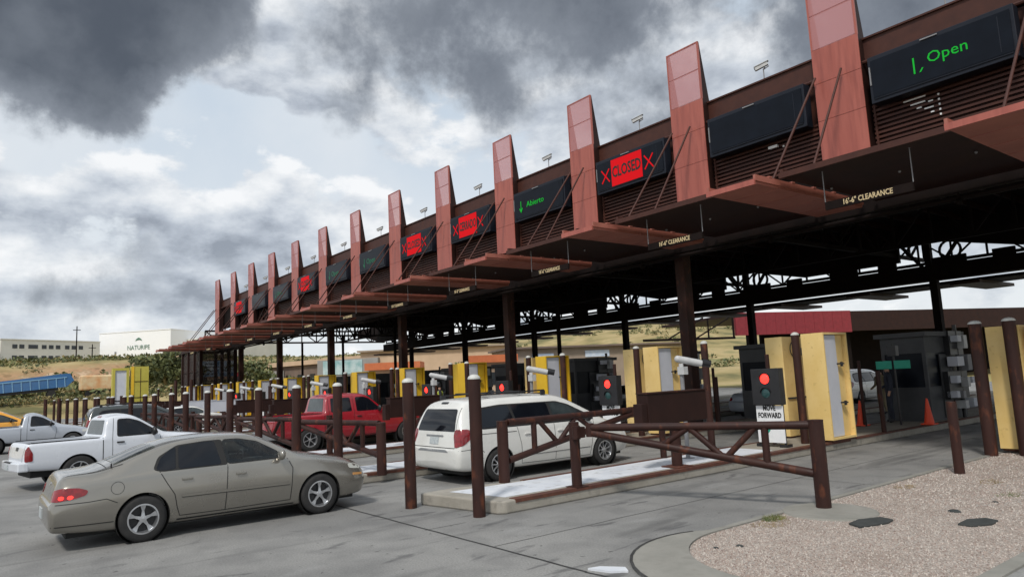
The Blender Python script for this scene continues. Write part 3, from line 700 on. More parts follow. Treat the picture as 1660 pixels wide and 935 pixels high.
# lane displays
def make_sign(i, kind):
    labs = {0: 'dark lane display reading Open in green with a broken arrow, nearest at upper right', 1: 'blank switched off lane display between the two nearest pylon fins', 2: 'lane display with red CLOSED panel between two red crosses, the largest red one',
            3: 'lane display reading Abierto in green with a down arrow', 4: 'lane display with red CERRADO panel between red crosses', 5: 'smaller red CLOSED display left of the CERRADO display',
            6: 'dim green Open display just left of the two adjacent red ones', 7: 'dim green Open display right of the small red lit display', 8: 'small red lit display, third red group from the right',
            9: 'dark display with very faint green letters left of the small red one', 10: 'dark blank display second from the left end', 11: 'leftmost display, lit red, near the canopy end'}
    t = thing('lane_display', labs[i], 'display sign', (-8.24 - S * i, 18.78, 8.84), group='electronic lane displays along the canopy')
    W, H = 3.36, 1.28; b = MB(); b.box(0, W, .02, .36, 0, H); b.build('housing', m_signbox, t, bevel=.015)
    b = MB(); b.box(.08, W - .08, -.005, .02, .14, H - .12); b.build('screen', m_off, t)
    b = MB(); b.box(1.35, 1.75, -.03, .0, H - .08, H - .05); b.box(.03, .06, -.01, .02, .5, 1.0); b.build('edge_trim', m_grey, t)
    b = MB(); b.box(.1, W - .1, -.008, .018, .10, .125); b.box(W - .34, W - .32, -.012, -.004, .2, H - .2); b.build('frame_line', m_signbox, t)
    y = -.012
    if kind == 'open':
        b = MB(); b.box(1.12, 1.16, y - .004, y, .40, .82); b.prismY([(1.25, .40), (1.29, .40), (1.36, .50), (1.32, .50)], y - .004, y); b.build('green_arrow', m_ledgreen, t)
        text_mesh('green_text', 'Open', .40, m_ledgreen, t, (1.92, y, .68), fit=.90)
    if kind == 'abierto':
        b = MB(); b.box(.52, .56, y - .004, y, .38, .85); b.prismY([(.42, .52), (.46, .55), (.56, .40), (.53, .34)], y - .004, y); b.prismY([(.66, .52), (.62, .55), (.52, .40), (.55, .34)], y - .009, y - .005); b.build('green_arrow', m_ledgreen, t)
        text_mesh('green_text', 'Abierto', .34, m_ledgreen, t, (1.5, y, .62), fit=1.15)
    if kind == 'dim':
        b = MB(); b.box(.72, .78, y - .004, y, .3, .85); b.prismY([(.60, .50), (.64, .55), (.78, .36), (.74, .28)], y - .009, y - .005); b.build('green_arrow', m_ledgreen_dim, t)
        text_mesh('green_text', 'Open', .45, m_ledgreen_dim, t, (1.6, y, .62), fit=1.1)
    if kind in ('CLOSED', 'CERRADO'):
        b = MB(); b.box(.82, 2.34, y - .003, y, .14, 1.14); b.build('red_panel', m_ledred, t)
        text_mesh('black_text', kind, .58, m_text_black, t, (1.58, y - .008, .64), fit=1.42, bold=.014)
        for xc in (.52, 2.66):
            b = MB(); b.bar((xc - .20, y - .004, .36), (xc + .20, y - .004, .86), .05, .008, up=(0, 1, 0)); b.bar((xc - .20, y - .008, .86), (xc + .20, y - .008, .36), .05, .008, up=(0, 1, 0))
            b.build('red_cross', m_ledred, t)
for i, kd in enumerate(['open', 'off', 'CLOSED', 'abierto', 'CERRADO', 'CLOSED', 'dim', 'dim', 'CLOSED', 'dim', 'off', 'CLOSED']): make_sign(i, kd)
# light falling through gaps of the nearest louvre screen, painted as pale strips
t = thing('slat_light_strips', 'pale triangular cluster of strips painted as light through the slats under the green Open display', 'painted light', (-7.0, PY + .2, 8.14))
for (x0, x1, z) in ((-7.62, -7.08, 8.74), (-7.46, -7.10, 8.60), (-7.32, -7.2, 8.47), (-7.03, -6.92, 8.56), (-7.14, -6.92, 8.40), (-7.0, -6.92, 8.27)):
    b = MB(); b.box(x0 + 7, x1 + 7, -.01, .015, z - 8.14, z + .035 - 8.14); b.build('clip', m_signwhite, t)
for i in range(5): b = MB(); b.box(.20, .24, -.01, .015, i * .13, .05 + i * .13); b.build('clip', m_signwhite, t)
b = MB(); b.box(-11.55, -11.25, PY + .10, PY + .19, 8.62, 8.70); b.sphere((-11.05, PY + .12, 8.58), .035, 4)
o = b.build('slat_lamp', m_signwhite); tag(o, 'small pale lamp on the slats under the blank display', 'lamp')
# roof cameras
def make_roofcam():
    t = thing('roof_camera', '', 'camera', group='cameras on masts along the canopy top'); b = MB()
    b.tube((0, 0, 0), (0, 0, .42), .022, 8); b.box(-.07, .07, -.07, .07, -.01, .02); b.build('mast', m_grey, t)
    b = MB(); b.tube((0, 0, .42), (.10, -.05, .52), .02, 6); b.bar((-.02, 0, .44), (.24, 0, .50), .03, .04); b.build('bracket', m_grey, t)
    b = MB(); b.bar((-.26, -.16, .50), (.16, .06, .66), .13, .14); b.bar((-.29, -.19, .575), (.20, .07, .745), .17, .02); b.build('housing', m_cam, t)
    b = MB(); b.bar((-.275, -.17, .493), (-.262, -.161, .499), .11, .12); b.build('lens', m_black, t)
    return t
rc0 = make_roofcam()
for k in range(-1, 11):
    o = rc0 if k == -1 else dup(rc0, (0, 0, 0)); o.location = (-11.62 - S * k, PY + .38, ZF + .05); o.scale = (.8, .8, .8)
    o['label'] = 'white roof camera ' + ('cut off at the top right corner of the canopy' if k == -1 else 'above the blank display, the largest one' if k == 0 else 'above the big red CLOSED display' if k == 1 else 'above the green Abierto display' if k == 2 else 'on its mast, %s along the canopy top from the right' % ORD[k])

# lattice stair tower at the far end
t = thing('mesh_stair_tower', 'dark mesh walled tower under the far left end of the canopy', 'tower', (-78.5, 17.5, 0)); X1, Y1, Z1 = 7.0, 3.2, 6.2
for x in (0, 2.4, 4.8, X1):
    for y in (0, Y1): b = MB(); b.box(x - .14, x + .14, y - .14, y + .14, 0, Z1); b.build('post', m_dbrown, t)
b = MB(); b.box(-.2, X1 + .2, -.2, Y1 + .2, Z1, Z1 + .25); b.build('top_frame', m_dbrown, t)
b = MB(); b.box(.1, X1 - .1, .02, .04, .2, Z1 - .1); b.box(X1 - .02, X1, .1, Y1 - .1, .2, Z1 - .1); b.build('mesh_wall', m_mesh, t)
b = MB()
for i in range(16): b.box(1.0 + i * .3, 1.3 + i * .3, .8, 2.2, .3 + i * .33, .35 + i * .33)
for z in (1.4, 2.8, 4.2): b.box(0, X1, -.04, .0, z, z + .08)
b.build('stair', m_dbrown, t)

# ================================================================== ISLANDS
NI = 13
def isl(k): return 'the %s island from the right' % ORD[k]
protos = []          # (root, label function, kmax, skip set)
def reg(root, lf, ks): protos.append((root, lf, ks))
# island body
t = thing('traffic_island', 'nearest raised concrete traffic island with white top and rusty steel edges', 'island', (-9.8, 6.5, 0), group='raised traffic islands between the lanes')
def L(x, y): return (x + 9.8, y - 6.5)
b = MB(); prof = [L(-10.90, 6.24), L(-9.10, 6.56), L(-9.02, 6.68), L(-9.02, 44), L(-10.60, 44), L(-10.60, 8.2), L(-10.92, 6.9)]
b.prism(prof, 0, .195); b.build('kerb_body', m_conc_kerb, t, bevel=.025)
b = MB(); b.prism([L(-10.56, 6.62), L(-9.32, 6.88), L(-9.32, 14.4), L(-10.46, 14.4), L(-10.46, 8.2)], .197, .200); b.build('white_top', m_whitep, t)
b = MB(); b.prism([L(-10.50, 14.4), L(-9.2, 14.4), L(-9.2, 44), L(-10.50, 44)], .196, .199); b.build('bare_top', m_island_top, t)
b = MB()
for (a0, a1) in ((6.86, 17.3), ): b.box(L(-9.19, 0)[0], L(-9.005, 0)[0], a0 - 6.5, a1 - 6.5, .150, .204)
b.box(L(-10.62, 0)[0], L(-10.50, 0)[0], 8.2 - 6.5, 34 - 6.5, .150, .204)
b.box(L(-9.16, 0)[0], L(-9.005, 0)[0], 17.6 - 6.5, 40 - 6.5, .170, .203)
b.build('steel_edge', m_rust_edge, t)
reg(t, lambda k: 'raised concrete traffic island, %s from the right, between the lanes' % ORD[k], range(NI))
# tall bollard
def bollard(loc, h, label, r=.098, grp='tall brown steel bollards', flat=False):
    t = thing('bollard', label, 'bollard', loc, group=grp); b = MB(); b.tube((0, 0, -.02), (0, 0, h), r, 20); b.build('pipe', m_brown, t, smooth=True)
    b = MB(); b.lathe((0, 0, h), (0, 0, 1), [(r * 1.03, -.012), (r * 1.03, .004), (r * .9, .03), (r * .55, .055), (.001, .065)] if not flat else [(r, 0), (r * .9, .012), (.001, .014)], 20); b.build('cap', m_white_cap if not flat else m_brown, t, smooth=True)
    return t
nb = [0.0, .00, .02, .04, .06] + [.08] * 12
reg(bollard((-10.76, 5.98, 0), 2.10, 'tall brown bollard at the nose of the nearest island, left of the pair'), lambda k: 'left one of the two tall bollards in front of ' + isl(k), range(NI))
reg(bollard((-9.20, 6.29, 0), 2.10, 'tall brown bollard at the nose of the nearest island, right of the pair'), lambda k: 'right one of the two tall bollards in front of ' + isl(k), range(NI))
# gate post with bracket
def latch_post():
    t = thing('gate_post', 'short brown latch post with pipe clamp on the nearest island, holding the closed gate tip', 'post', (-9.14, 8.28, .2), group='short gate posts on the islands'); b = MB()
    b.tube((0, 0, 0), (0, 0, 1.08), .088, 18); b.box(-.14, .14, -.14, .14, 0, .012); b.build('pipe', m_brown, t, smooth=True)
    b = MB(); b.box(.03, .19, -.10, .08, .82, 1.0); b.tube((.11, -.05, .80), (.11, -.05, 1.02), .07, 12); b.build('clamp', m_brown, t)
    return t
reg(latch_post(), lambda k: 'short brown latch post on the right edge of ' + isl(k), range(NI))
# swing gate: hinge end at origin, points along -X, length 3.44
def make_gate(label, grp='tapered pipe swing gates'):
    t = thing('swing_gate', label, 'gate', (0, 0, 0), group=grp); Lg = 3.44
    b = MB(); b.tube((-.02, 0, 1.15), (-Lg, 0, 1.15), .063, 14); b.build('top_rail', m_brown, t, smooth=True)
    b = MB(); b.tube((-.02, 0, .46), (-Lg + .02, 0, 1.06), .063, 14); b.build('lower_rail', m_brown, t, smooth=True)
    def zl(x): return .46 + (.60) * (x / Lg)
    b = MB(); b.tube((-.66, 0, 1.15), (-.66, 0, zl(.66)), .055, 12); b.build('upright', m_brown, t, smooth=True)
    for xa, za, xb, zb in ((.80, 1.12, 1.25, zl(1.25)), (1.78, 1.12, 1.30, zl(1.3)), (1.82, 1.12, 2.25, zl(2.25))):
        b = MB(); b.tube((-xa, 0, za), (-xb, 0, zb), .048, 12); b.build('brace', m_brown, t, smooth=True)
    b = MB(); b.tube((-Lg - .02, 0, 1.0), (-Lg - .02, 0, 1.22), .07, 12); b.build('tip_socket', m_brown, t, smooth=True)
    return t
def pivot(loc, h, label):
    t = thing('gate_pivot_post', label, 'post', loc, group='thick pivot posts of the swing gates'); b = MB(); b.tube((0, 0, -.02), (0, 0, h), .105, 20); b.build('pipe', m_brown, t, smooth=True)
    b = MB(); b.lathe((0, 0, h), (0, 0, 1), [(.108, -.01), (.108, .005), (.001, .012)], 20); b.build('cap', m_brown, t); return t
g0 = make_gate('long tapered pipe gate closed across the nearest lane in the foreground')
g0.location = (-5.66, 9.79, 0.04); g0.rotation_euler = (0, 0, math.atan2(-(8.35 - 9.79), -(-8.75 + 5.66)))
g0.rotation_euler = (0, 0, math.atan2(1.44, 3.09))
pivot((-5.60, 9.80, .02), 1.24, 'thick brown pivot post standing on the pad in the gravel, hinge of the near gate')
g1 = dup(g0, (-10.62, 7.95, .12), rz=-pi / 2 + .03, label='tapered pipe gate swung open along the nearest island beside the white minivan')
pivot((-10.64, 7.86, .2), 1.10, 'pivot post of the open gate on the nearest island, beside the minivan rear wheel')
for k in range(1, 9):
    dup(g0, (-13.92 - 4.9 * (k - 1) - .15 * k, 7.1 + .0 * k, .10), rz=.14, label='tapered pipe gate swung across %s behind its bollards' % isl(k))
    o = bollard((-13.86 - 4.9 * (k - 1) - .15 * k, 7.1, .18), 1.08, 'thick gate post on the right edge of ' + isl(k), r=.105, grp='thick pivot posts of the swing gates', flat=True); o.name = 'gate_pivot_post'
# cabinet on post
def cabinet(white=False, label=''):
    t = thing('steel_cabinet', label, 'cabinet', (-9.32, 11.12, .2), group='long steel cabinets on posts'); m_ = m_greyp if white else m_dbrown
    b = MB(); b.box(-.16, .10, -.84, .94, .86, 1.45); b.box(-.14, .08, -1.0, -.84, .80, 1.27); b.build('box', m_, t, bevel=.012)
    b = MB(); b.box(-.18, .12, -.86, .96, 1.452, 1.475); b.build('lid', m_ if white else m_brown, t)
    b = MB(); b.tube((0, 0, 0), (0, 0, .86), .105, 18); b.build('post', m_brown, t, smooth=True)
    b = MB(); b.box(-.22, .22, -.22, .22, 0.005, .025); b.build('base_plate', m_rust_edge, t)
    return t
c0 = cabinet(False, 'long dark brown cabinet on a thick post on the nearest island behind the gate')
reg(c0, lambda k: 'long dark brown cabinet on a thick post on ' + isl(k), [0, 1, 2, 3, 4, 5, 8, 9, 10, 11])
c1 = cabinet(True, 'pale grey cabinet on %s' % isl(6)); c1.location.x -= S * 6; dup(c1, (c1.location.x - S, 11.12, .2), label='pale grey cabinet on %s' % isl(7))
# plate camera on grey pole
def platecam():
    t = thing('plate_camera', 'white plate reader camera on a grey pole behind the brown cabinet of the nearest island', 'camera', (-10.0, 12.3, .2), group='white plate reader cameras on poles'); b = MB()
    b.tube((0, 0, 0), (0, 0, 1.8), .045, 10); b.box(-.1, .1, -.1, .1, 0, .015); b.build('pole', m_grey, t)
    b = MB(); b.tube((0, .0, 1.8), (0, .0, 2.02), .05, 10); b.box(-.05, .12, -.07, .07, 1.78, 1.95); b.build('bracket', m_cam, t)
    b = MB(); b.tube((-.04, -.04, 2.12), (.25, .38, 2.0), .078, 14); b.sphere((-.04, -.04, 2.12), .078, 6); b.build('housing', m_cam, t, smooth=True)
    b = MB(); b.tube((.25, .38, 2.0), (.28, .425, 1.988), .065, 12); b.tube((.255, .39, 2.03), (.36, .54, 1.98), .082, 12, cap=False); b.build('lens_hood', m_black, t)
    return t
reg(platecam(), lambda k: 'white plate reader camera on a grey pole on ' + isl(k), range(0, 8))
# signal box with move forward board
def signal():
    t = thing('lane_signal', 'largest black signal box with red lamp above a white MOVE FORWARD board', 'signal', (-9.68, 14.9, .2), group='red lane signals with MOVE FORWARD boards')
    W = .37
    b = MB(); b.box(-W, W, 0, .22, .97, 1.82); b.build('housing', m_black, t, bevel=.015)
    b = MB(); b.lathe((0, -.002, 1.58), (0, -1, 0), [(.001, .03), (.07, .026), (.11, .01), (.118, 0)], 20); b.build('red_lamp', m_sigred, t, smooth=True)
    b = MB(); b.lathe((0, -.002, 1.24), (0, -1, 0), [(.001, .02), (.07, .018), (.105, .008), (.112, 0)], 20); b.build('green_lamp', m_lens_off, t, smooth=True)
    for zc_ in (1.58, 1.24):
        n = 12; vs = []; b = MB()
        for d, r_ in ((0.0, .138), (-.035, .138)):
            for i in range(n + 1): a = pi * .02 + pi * .96 * i / n; vs.append((cos(a) * r_, d, zc_ + sin(a) * r_))
        b.add(vs, [(i, i + 1, n + 2 + i, n + 1 + i) for i in range(n)]); b.build('visor', m_black, t)
    b = MB(); b.box(-W + .02, W - .02, .08, .10, .10, .955); b.build('board', m_signwhite, t)
    text_mesh('lettering', 'MOVE\nFORWARD', .17, m_text_black, t, (0, .075, .81), fit=.60, bold=.004)
    b = MB(); b.lathe((-.12, .078, .42), (0, -1, 0), [(.001, .004), (.11, .004), (.11, 0)], 18); b.build('green_disc', m_green_sign, t)
    b = MB(); b.tube((.30, .16, 0), (.30, .16, .98), .03, 8); b.tube((-.30, .16, 0), (-.30, .16, .98), .03, 8); b.box(.20, .40, .05, .27, 0, .07); b.box(-.40, -.20, .05, .27, 0, .07); b.build('stand', m_black, t)
    return t
reg(signal(), lambda k: 'black signal box with red lamp and white board on ' + isl(k), range(0, 9))
# radiation portal monitors: one each side of every lane
def monitor(face, label, loc, h=2.62, w_=.58, dep=1.12, ym=None, yy=m_yellow):
    """face: +1 panel looks towards +X, -1 towards -X.  local origin at the corner centre"""
    t = thing('portal_monitor', label, 'monitor', loc, group='yellow framed portal monitors'); b = MB(); f = face; x0, x1 = -w_ / 2, w_ / 2
    xf, xb = (x1, x0) if f > 0 else (x0, x1)
    b.box(x0, x1, 0, .04, .05, h); b.box(x0, x1, dep - .04, dep, .05, h); b.box(x0, x1, .04, dep - .04, h - .045, h); b.box(x0, x1, .04, dep - .04, .05, .10)
    if f > 0: b.box(x0, x0 + .03, .04, dep - .04, .10, h - .045)
    else: b.box(x1 - .03, x1, .04, dep - .04, .10, h - .045)
    b.build('frame', yy, t)
    b = MB(); xa = x1 - .34 if f > 0 else x0 + .06; b.box(xa, xa + .28, .05, dep * .60, .11, h - .06); b.build('detector_panel', m_greyp, t, bevel=.01)
    b = MB(); xi = x1 - .10 if f > 0 else x0 + .10
    b.box(xi - .05, xi, dep * .64, dep - .08, .11, h - .06) ; b.build('inner_plate', yy, t)
    b = MB()
    for z in (h * .34, h * .70): b.box(x1 - .06 if f > 0 else x0 - .01, (x1 + .03) if f > 0 else x0 + .06, dep * .56, dep * .74, z, z + .035); b.box(x1 - .02 if f > 0 else x0 - .03, x1 + .03 if f > 0 else x0, dep * .64, dep * .68, z - .05, z + .06)
    b.build('latch', m_black, t)
    b = MB(); b.box(x0 + .03, x1 - .03, .06, dep - .06, 0, .05); b.build('plinth', m_rust_edge, t)
    if f < 0:                                 # cables and pipes on the back
        b = MB(); n = 14; xx = x1 + .02
        for i in range(n): a0 = 2 * pi * i / n; a1 = 2 * pi * (i + 1) / n; b.tube((xx, .55 + .22 * cos(a0), h - .33 + .22 * sin(a0)), (xx, .55 + .22 * cos(a1), h - .33 + .22 * sin(a1)), .012, 6)
        b.tube((xx, .75, h - .1), (xx, .75, .3), .018, 6); b.box(x1, x1 + .03, .05, dep - .05, 1.0, 1.04); b.box(x1, x1 + .05, .62, .86, h - .5, h - .3)
        b.build('cables', m_black, t)
    return t
reg(monitor(1, 'yellow portal monitor with recessed grey panel facing the near lane, right of the red signal', (-9.22, 16.35, .2)), lambda k: 'yellow portal monitor facing right on ' + isl(k), range(2))
my = monitor(1, 'yellow portal monitor facing right on ' + isl(2), (-9.22 - 2 * S, 16.35, .2), yy=m_yellow2)
for k in range(3, NI): dup(my, (-9.22 - k * S, 16.35, .2), label='yellow portal monitor facing right on ' + isl(k))
reg(monitor(-1, 'yellow portal monitor seen from its cabled back, behind the red signal of the nearest island', (-10.62, 16.9, .2), w_=.50, dep=.95), lambda k: 'left facing yellow portal monitor with cabled back on ' + isl(k), range(3))
my = monitor(-1, 'left facing yellow portal monitor with cabled back on ' + isl(3), (-10.62 - 3 * S, 16.9, .2), w_=.50, dep=.95, yy=m_yellow2)
for k in range(4, NI): dup(my, (-10.62 - k * S, 16.9, .2), label='left facing yellow portal monitor with cabled back on ' + isl(k))
rm = monitor(-1, 'plain yellow back of the portal monitor between two thick bollards at the right edge', (-5.55, 17.45, .06), w_=.62)
rm2 = monitor(1, 'yellow portal monitor cut off by the right edge of the picture', (-4.80, 17.5, .06), w_=.5)
# guard bollards
reg(bollard((-10.90 + .1, 14.2, .2), 2.50, 'slim tall bollard left of the red signal on the nearest island', r=.085, grp='guard bollards at the portal monitors'), lambda k: 'slim tall bollard left of the signal on ' + isl(k), range(NI))
reg(bollard((-9.42, 15.95, .2), 2.60, 'tall bollard directly in front of the yellow monitor on the nearest island', r=.095, grp='guard bollards at the portal monitors'), lambda k: 'tall bollard in front of the right facing monitor on ' + isl(k), range(NI))
reg(bollard((-9.98, 15.55, .2), 2.15, 'thin brown pole rising behind the red signal of the nearest island', r=.05, grp='thin poles beside the signals', flat=True), lambda k: 'thin brown pole beside the signal on ' + isl(k), range(0, 9))
reg(bollard((-10.5, 12.1, .2), 1.35, 'short thin post on the left edge of the nearest island', r=.07, grp='short thin posts on the island edges', flat=True), lambda k: 'short thin post on the left edge of ' + isl(k), range(0, 9))
reg(bollard((-9.12, 19.3, .2), 1.6, 'brown post at the lane edge under the green plates', r=.06, grp='brown posts deeper under the canopy', flat=True), lambda k: 'brown post deeper under the canopy on ' + isl(k), range(0, 9))
reg(bollard((-10.4, 20.9, .2), 1.9, 'thin dark post beside the booth on the nearest island', r=.05, grp='thin dark posts beside the booths', flat=True), lambda k: 'thin dark post beside the booth on ' + isl(k), range(0, 9))
bollard((-5.87, 16.95, .02), 2.74, 'thick bollard left of the plain yellow monitor at the right edge', r=.125, grp='thick bollards at the right edge')
bollard((-5.33, 17.22, .02), 2.76, 'thick bollard partly covering the right side of the plain yellow monitor', r=.125, grp='thick bollards at the right edge')
bollard((-5.43, 14.12, .0), 1.27, 'short brown bollard standing alone on the gravel edge at right', r=.085, grp='short bollards', flat=True)
# booths
def booth():
    t = thing('inspection_booth', 'grey inspection booth with dark window on the nearest island', 'booth', (-9.9, 22.9, .2), group='inspection booths under the canopy'); b = MB()
    x0, x1, y0, y1, h = -.75, .55, 0, 2.6, 2.55
    b.box(x0, x1, y0, y1, 0, 1.02); b.box(x0, x1, y0, y1, 2.05, h)
    for x, y in ((x0, y0), (x1 - .1, y0), (x0, y1 - .1), (x1 - .1, y1 - .1)): b.box(x, x + .1, y, y + .1, 1.02, 2.05)
    b.build('wall', m_dgrey, t)
    b = MB(); b.box(x0 + .03, x1 - .03, y0 + .03, y1 - .03, 1.02, 2.05); b.build('window', m_off, t)
    b = MB(); b.box(x0 - .12, x1 + .12, y0 - .15, y1 + .15, h, h + .14); b.build('roof', m_dgrey, t)
    b = MB(); b.box(x1, x1 + .03, .9, 1.8, .05, 2.0); b.build('door', m_dgrey, t)
    return t
reg(booth(), lambda k: 'grey inspection booth on ' + isl(k), range(0, 10))
def rack():
    t = thing('camera_rack', 'pole crowded with grey boxes, lamps and cameras near the booth at right', 'camera rack', (-9.22, 24.9, .2), radians(90), group='equipment poles with cameras and boxes'); b = MB()
    b.tube((0, 0, 0), (0, 0, 2.9), .06, 10); b.tube((-.4, .1, 0), (-.4, .1, 2.2), .04, 8); b.build('pole', m_black, t)
    q = random.Random(2)
    for i, (x, z, w_, h_) in enumerate([(-.35, 2.45, .28, .2), (.1, 2.35, .26, .42), (-.45, 1.75, .5, .3), (.25, 1.7, .3, .5), (-.75, 1.2, .26, .22), (0, 1.1, .2, .3), (-.9, .75, .2, .2), (-.45, .72, .2, .22), (.3, .45, .24, .26), (-.35, .42, .24, .24), (.35, 1.15, .2, .2)]):
        b = MB(); b.box(x - w_ / 2, x + w_ / 2, -.25, .05, z - h_ / 2, z + h_ / 2); b.build('device_box', [m_greyp, m_cam, m_greyp, m_grey][i % 4], t, bevel=.01)
    b = MB(); b.box(-1.0, .45, -.05, .35, .6, 1.45); b.box(-.6, .4, -.04, .3, 1.95, 2.7); b.build('backing', m_black, t)
    return t
reg(rack(), lambda k: 'pole crowded with boxes and cameras beyond the booth on ' + isl(k), range(0, 9))
def greenplates():
    t = thing('street_plate_sign', 'pair of small green plates on a dark post under the canopy at right', 'sign', (-9.7, 21.6, .2), group='pairs of green plates under the canopy'); b = MB(); b.tube((0, 0, 0), (0, 0, 2.35), .03, 8); b.box(-.12, .12, -.1, .1, 2.0, 2.3); b.build('post', m_black, t)
    for x in (-.28, .24): b = MB(); b.box(x - .23, x + .23, -.06, -.04, 1.62, 1.86); b.build('plate', m_green_sign, t, bevel=.02)
    return t
greenplates()
for k in range(0, 6): pass
# traffic cones
def cone(loc, label):
    t = thing('traffic_cone', label, 'cone', loc, group='orange cones under the canopy'); b = MB(); b.lathe((0, 0, 0), (0, 0, 1), [(.001, .74), (.025, .74), (.13, .06), (.13, .04)], 20); b.build('body', m_cone, t, smooth=True)
    b = MB(); b.box(-.18, .18, -.18, .18, 0, .04); b.build('base', m_cone, t, bevel=.02)
cone((-9.05, 21.9, .2), 'orange traffic cone in front of the grey booth'); cone((-10.55, 21.0, .2), 'orange traffic cone half hidden behind the brown post'); cone((-11.9, 20.5, 0), 'orange cone far left behind the plate camera')
for root, lf, ks in protos:
    l0 = root.location.copy()
    for k in ks:
        if k == 0: continue
        dup(root, (l0.x - S * k, l0.y, l0.z), label=lf(k))
# red flashing fascia building and maroon canopy at the back right
fd = Vector((-36.1 + 40.9, 72 - 59)); t = thing('rear_canopy', 'low maroon fascia canopy behind the lanes at right', 'canopy', (-40.9, 59, 0), math.atan2(fd.y, fd.x)); b = MB()
for q in range(12): b.box(q * 1.155, (q + 1) * 1.155 - .02, 0, .3, 5.2, 7.4)
b.build('fascia', m_maroon, t)
b = MB(); b.box(-.2, 60, .32, 14, 7.1, 7.35); b.box(13.88, 60, .02, .32, 5.3, 7.35); b.build('roof', m_dbrown, t)
b = MB(); b.box(8, 60, 7, 7.4, 0, 7.1); b.build('rear_wall', m_black_steel, t)
for x in (2, 14, 26, 38): b = MB(); b.box(x, x + .4, 1, 1.4, 0, 7.1); b.build('column', m_black_steel, t)
b = MB()
for x in (-7.5, -4.5): b.bar((x, .2, 5.0), (x + 4, .2, 7.0), .12, .12)
b.bar((-10, .2, 5.0), (-.1, .2, 5.0), .22, .22); b.bar((-3, .2, 5.0), (-3, .2, 6.9), .12, .12); b.bar((-.2, .2, 5.0), (-.2, .2, 7.3), .14, .14); b.build('brace_frame', m_black_steel, t)
# tall truck-lane monitors at far left
for (y0, f, lab) in ((9.6, 1, 'tall far yellow frame with pale panel at left, in the open before the canopy end'), (11.0, -1, 'tall far solid yellow box right of the pale panelled one')):
    t = thing('tall_portal_monitor', lab, 'monitor', (-68, y0, 0), group='tall yellow monitors of the truck lane'); b = MB()
    if f > 0: b.box(-.3, .3, 0, .2, .2, 4.55); b.box(-.3, .3, 1.05, 1.25, .2, 4.55); b.box(-.3, .3, .2, 1.05, 4.35, 4.55); b.build('frame', m_yellow3, t); b = MB(); b.box(-.2, .2, .2, 1.05, .2, 4.35); b.build('detector_panel', m_greyp, t); b = MB(); b.box(.2, .24, .2, 1.05, 1.75, 1.85); b.build('band', m_black, t)
    else: b.box(-.3, .3, 0, 1.35, .2, 4.65); b.build('frame', m_yellow3, t); b = MB(); b.box(.3, .33, .25, 1.3, 3.35, 3.4); b.box(.3, .33, .25, 1.3, 2.0, 2.05); b.box(.3, .32, .7, .74, .3, 4.5); b.build('seams', m_brown, t); b = MB(); b.box(.3, .34, .0, .22, .2, 4.65); b.build('edge_strip', m_yellow2, t)
# row of distant bollards at left in front of the field
for i, (px_, h_) in enumerate([(-.9, 1.4), (-.3, 1.4), (.5, 1.5), (1.5, 1.7), (2.6, 1.8), (3.1, 1.9), (5.3, 2.9), (6.1, 2.9)]):
    bollard((-62 + i * .3, 6.35 + px_ * 1.35 - .6, 0), 2.2 if i < 6 else 3.2, 'dark bollard %s from the left in the far row before the field' % ORD[i], r=.12, grp='far row of dark bollards before the dry field', flat=True)

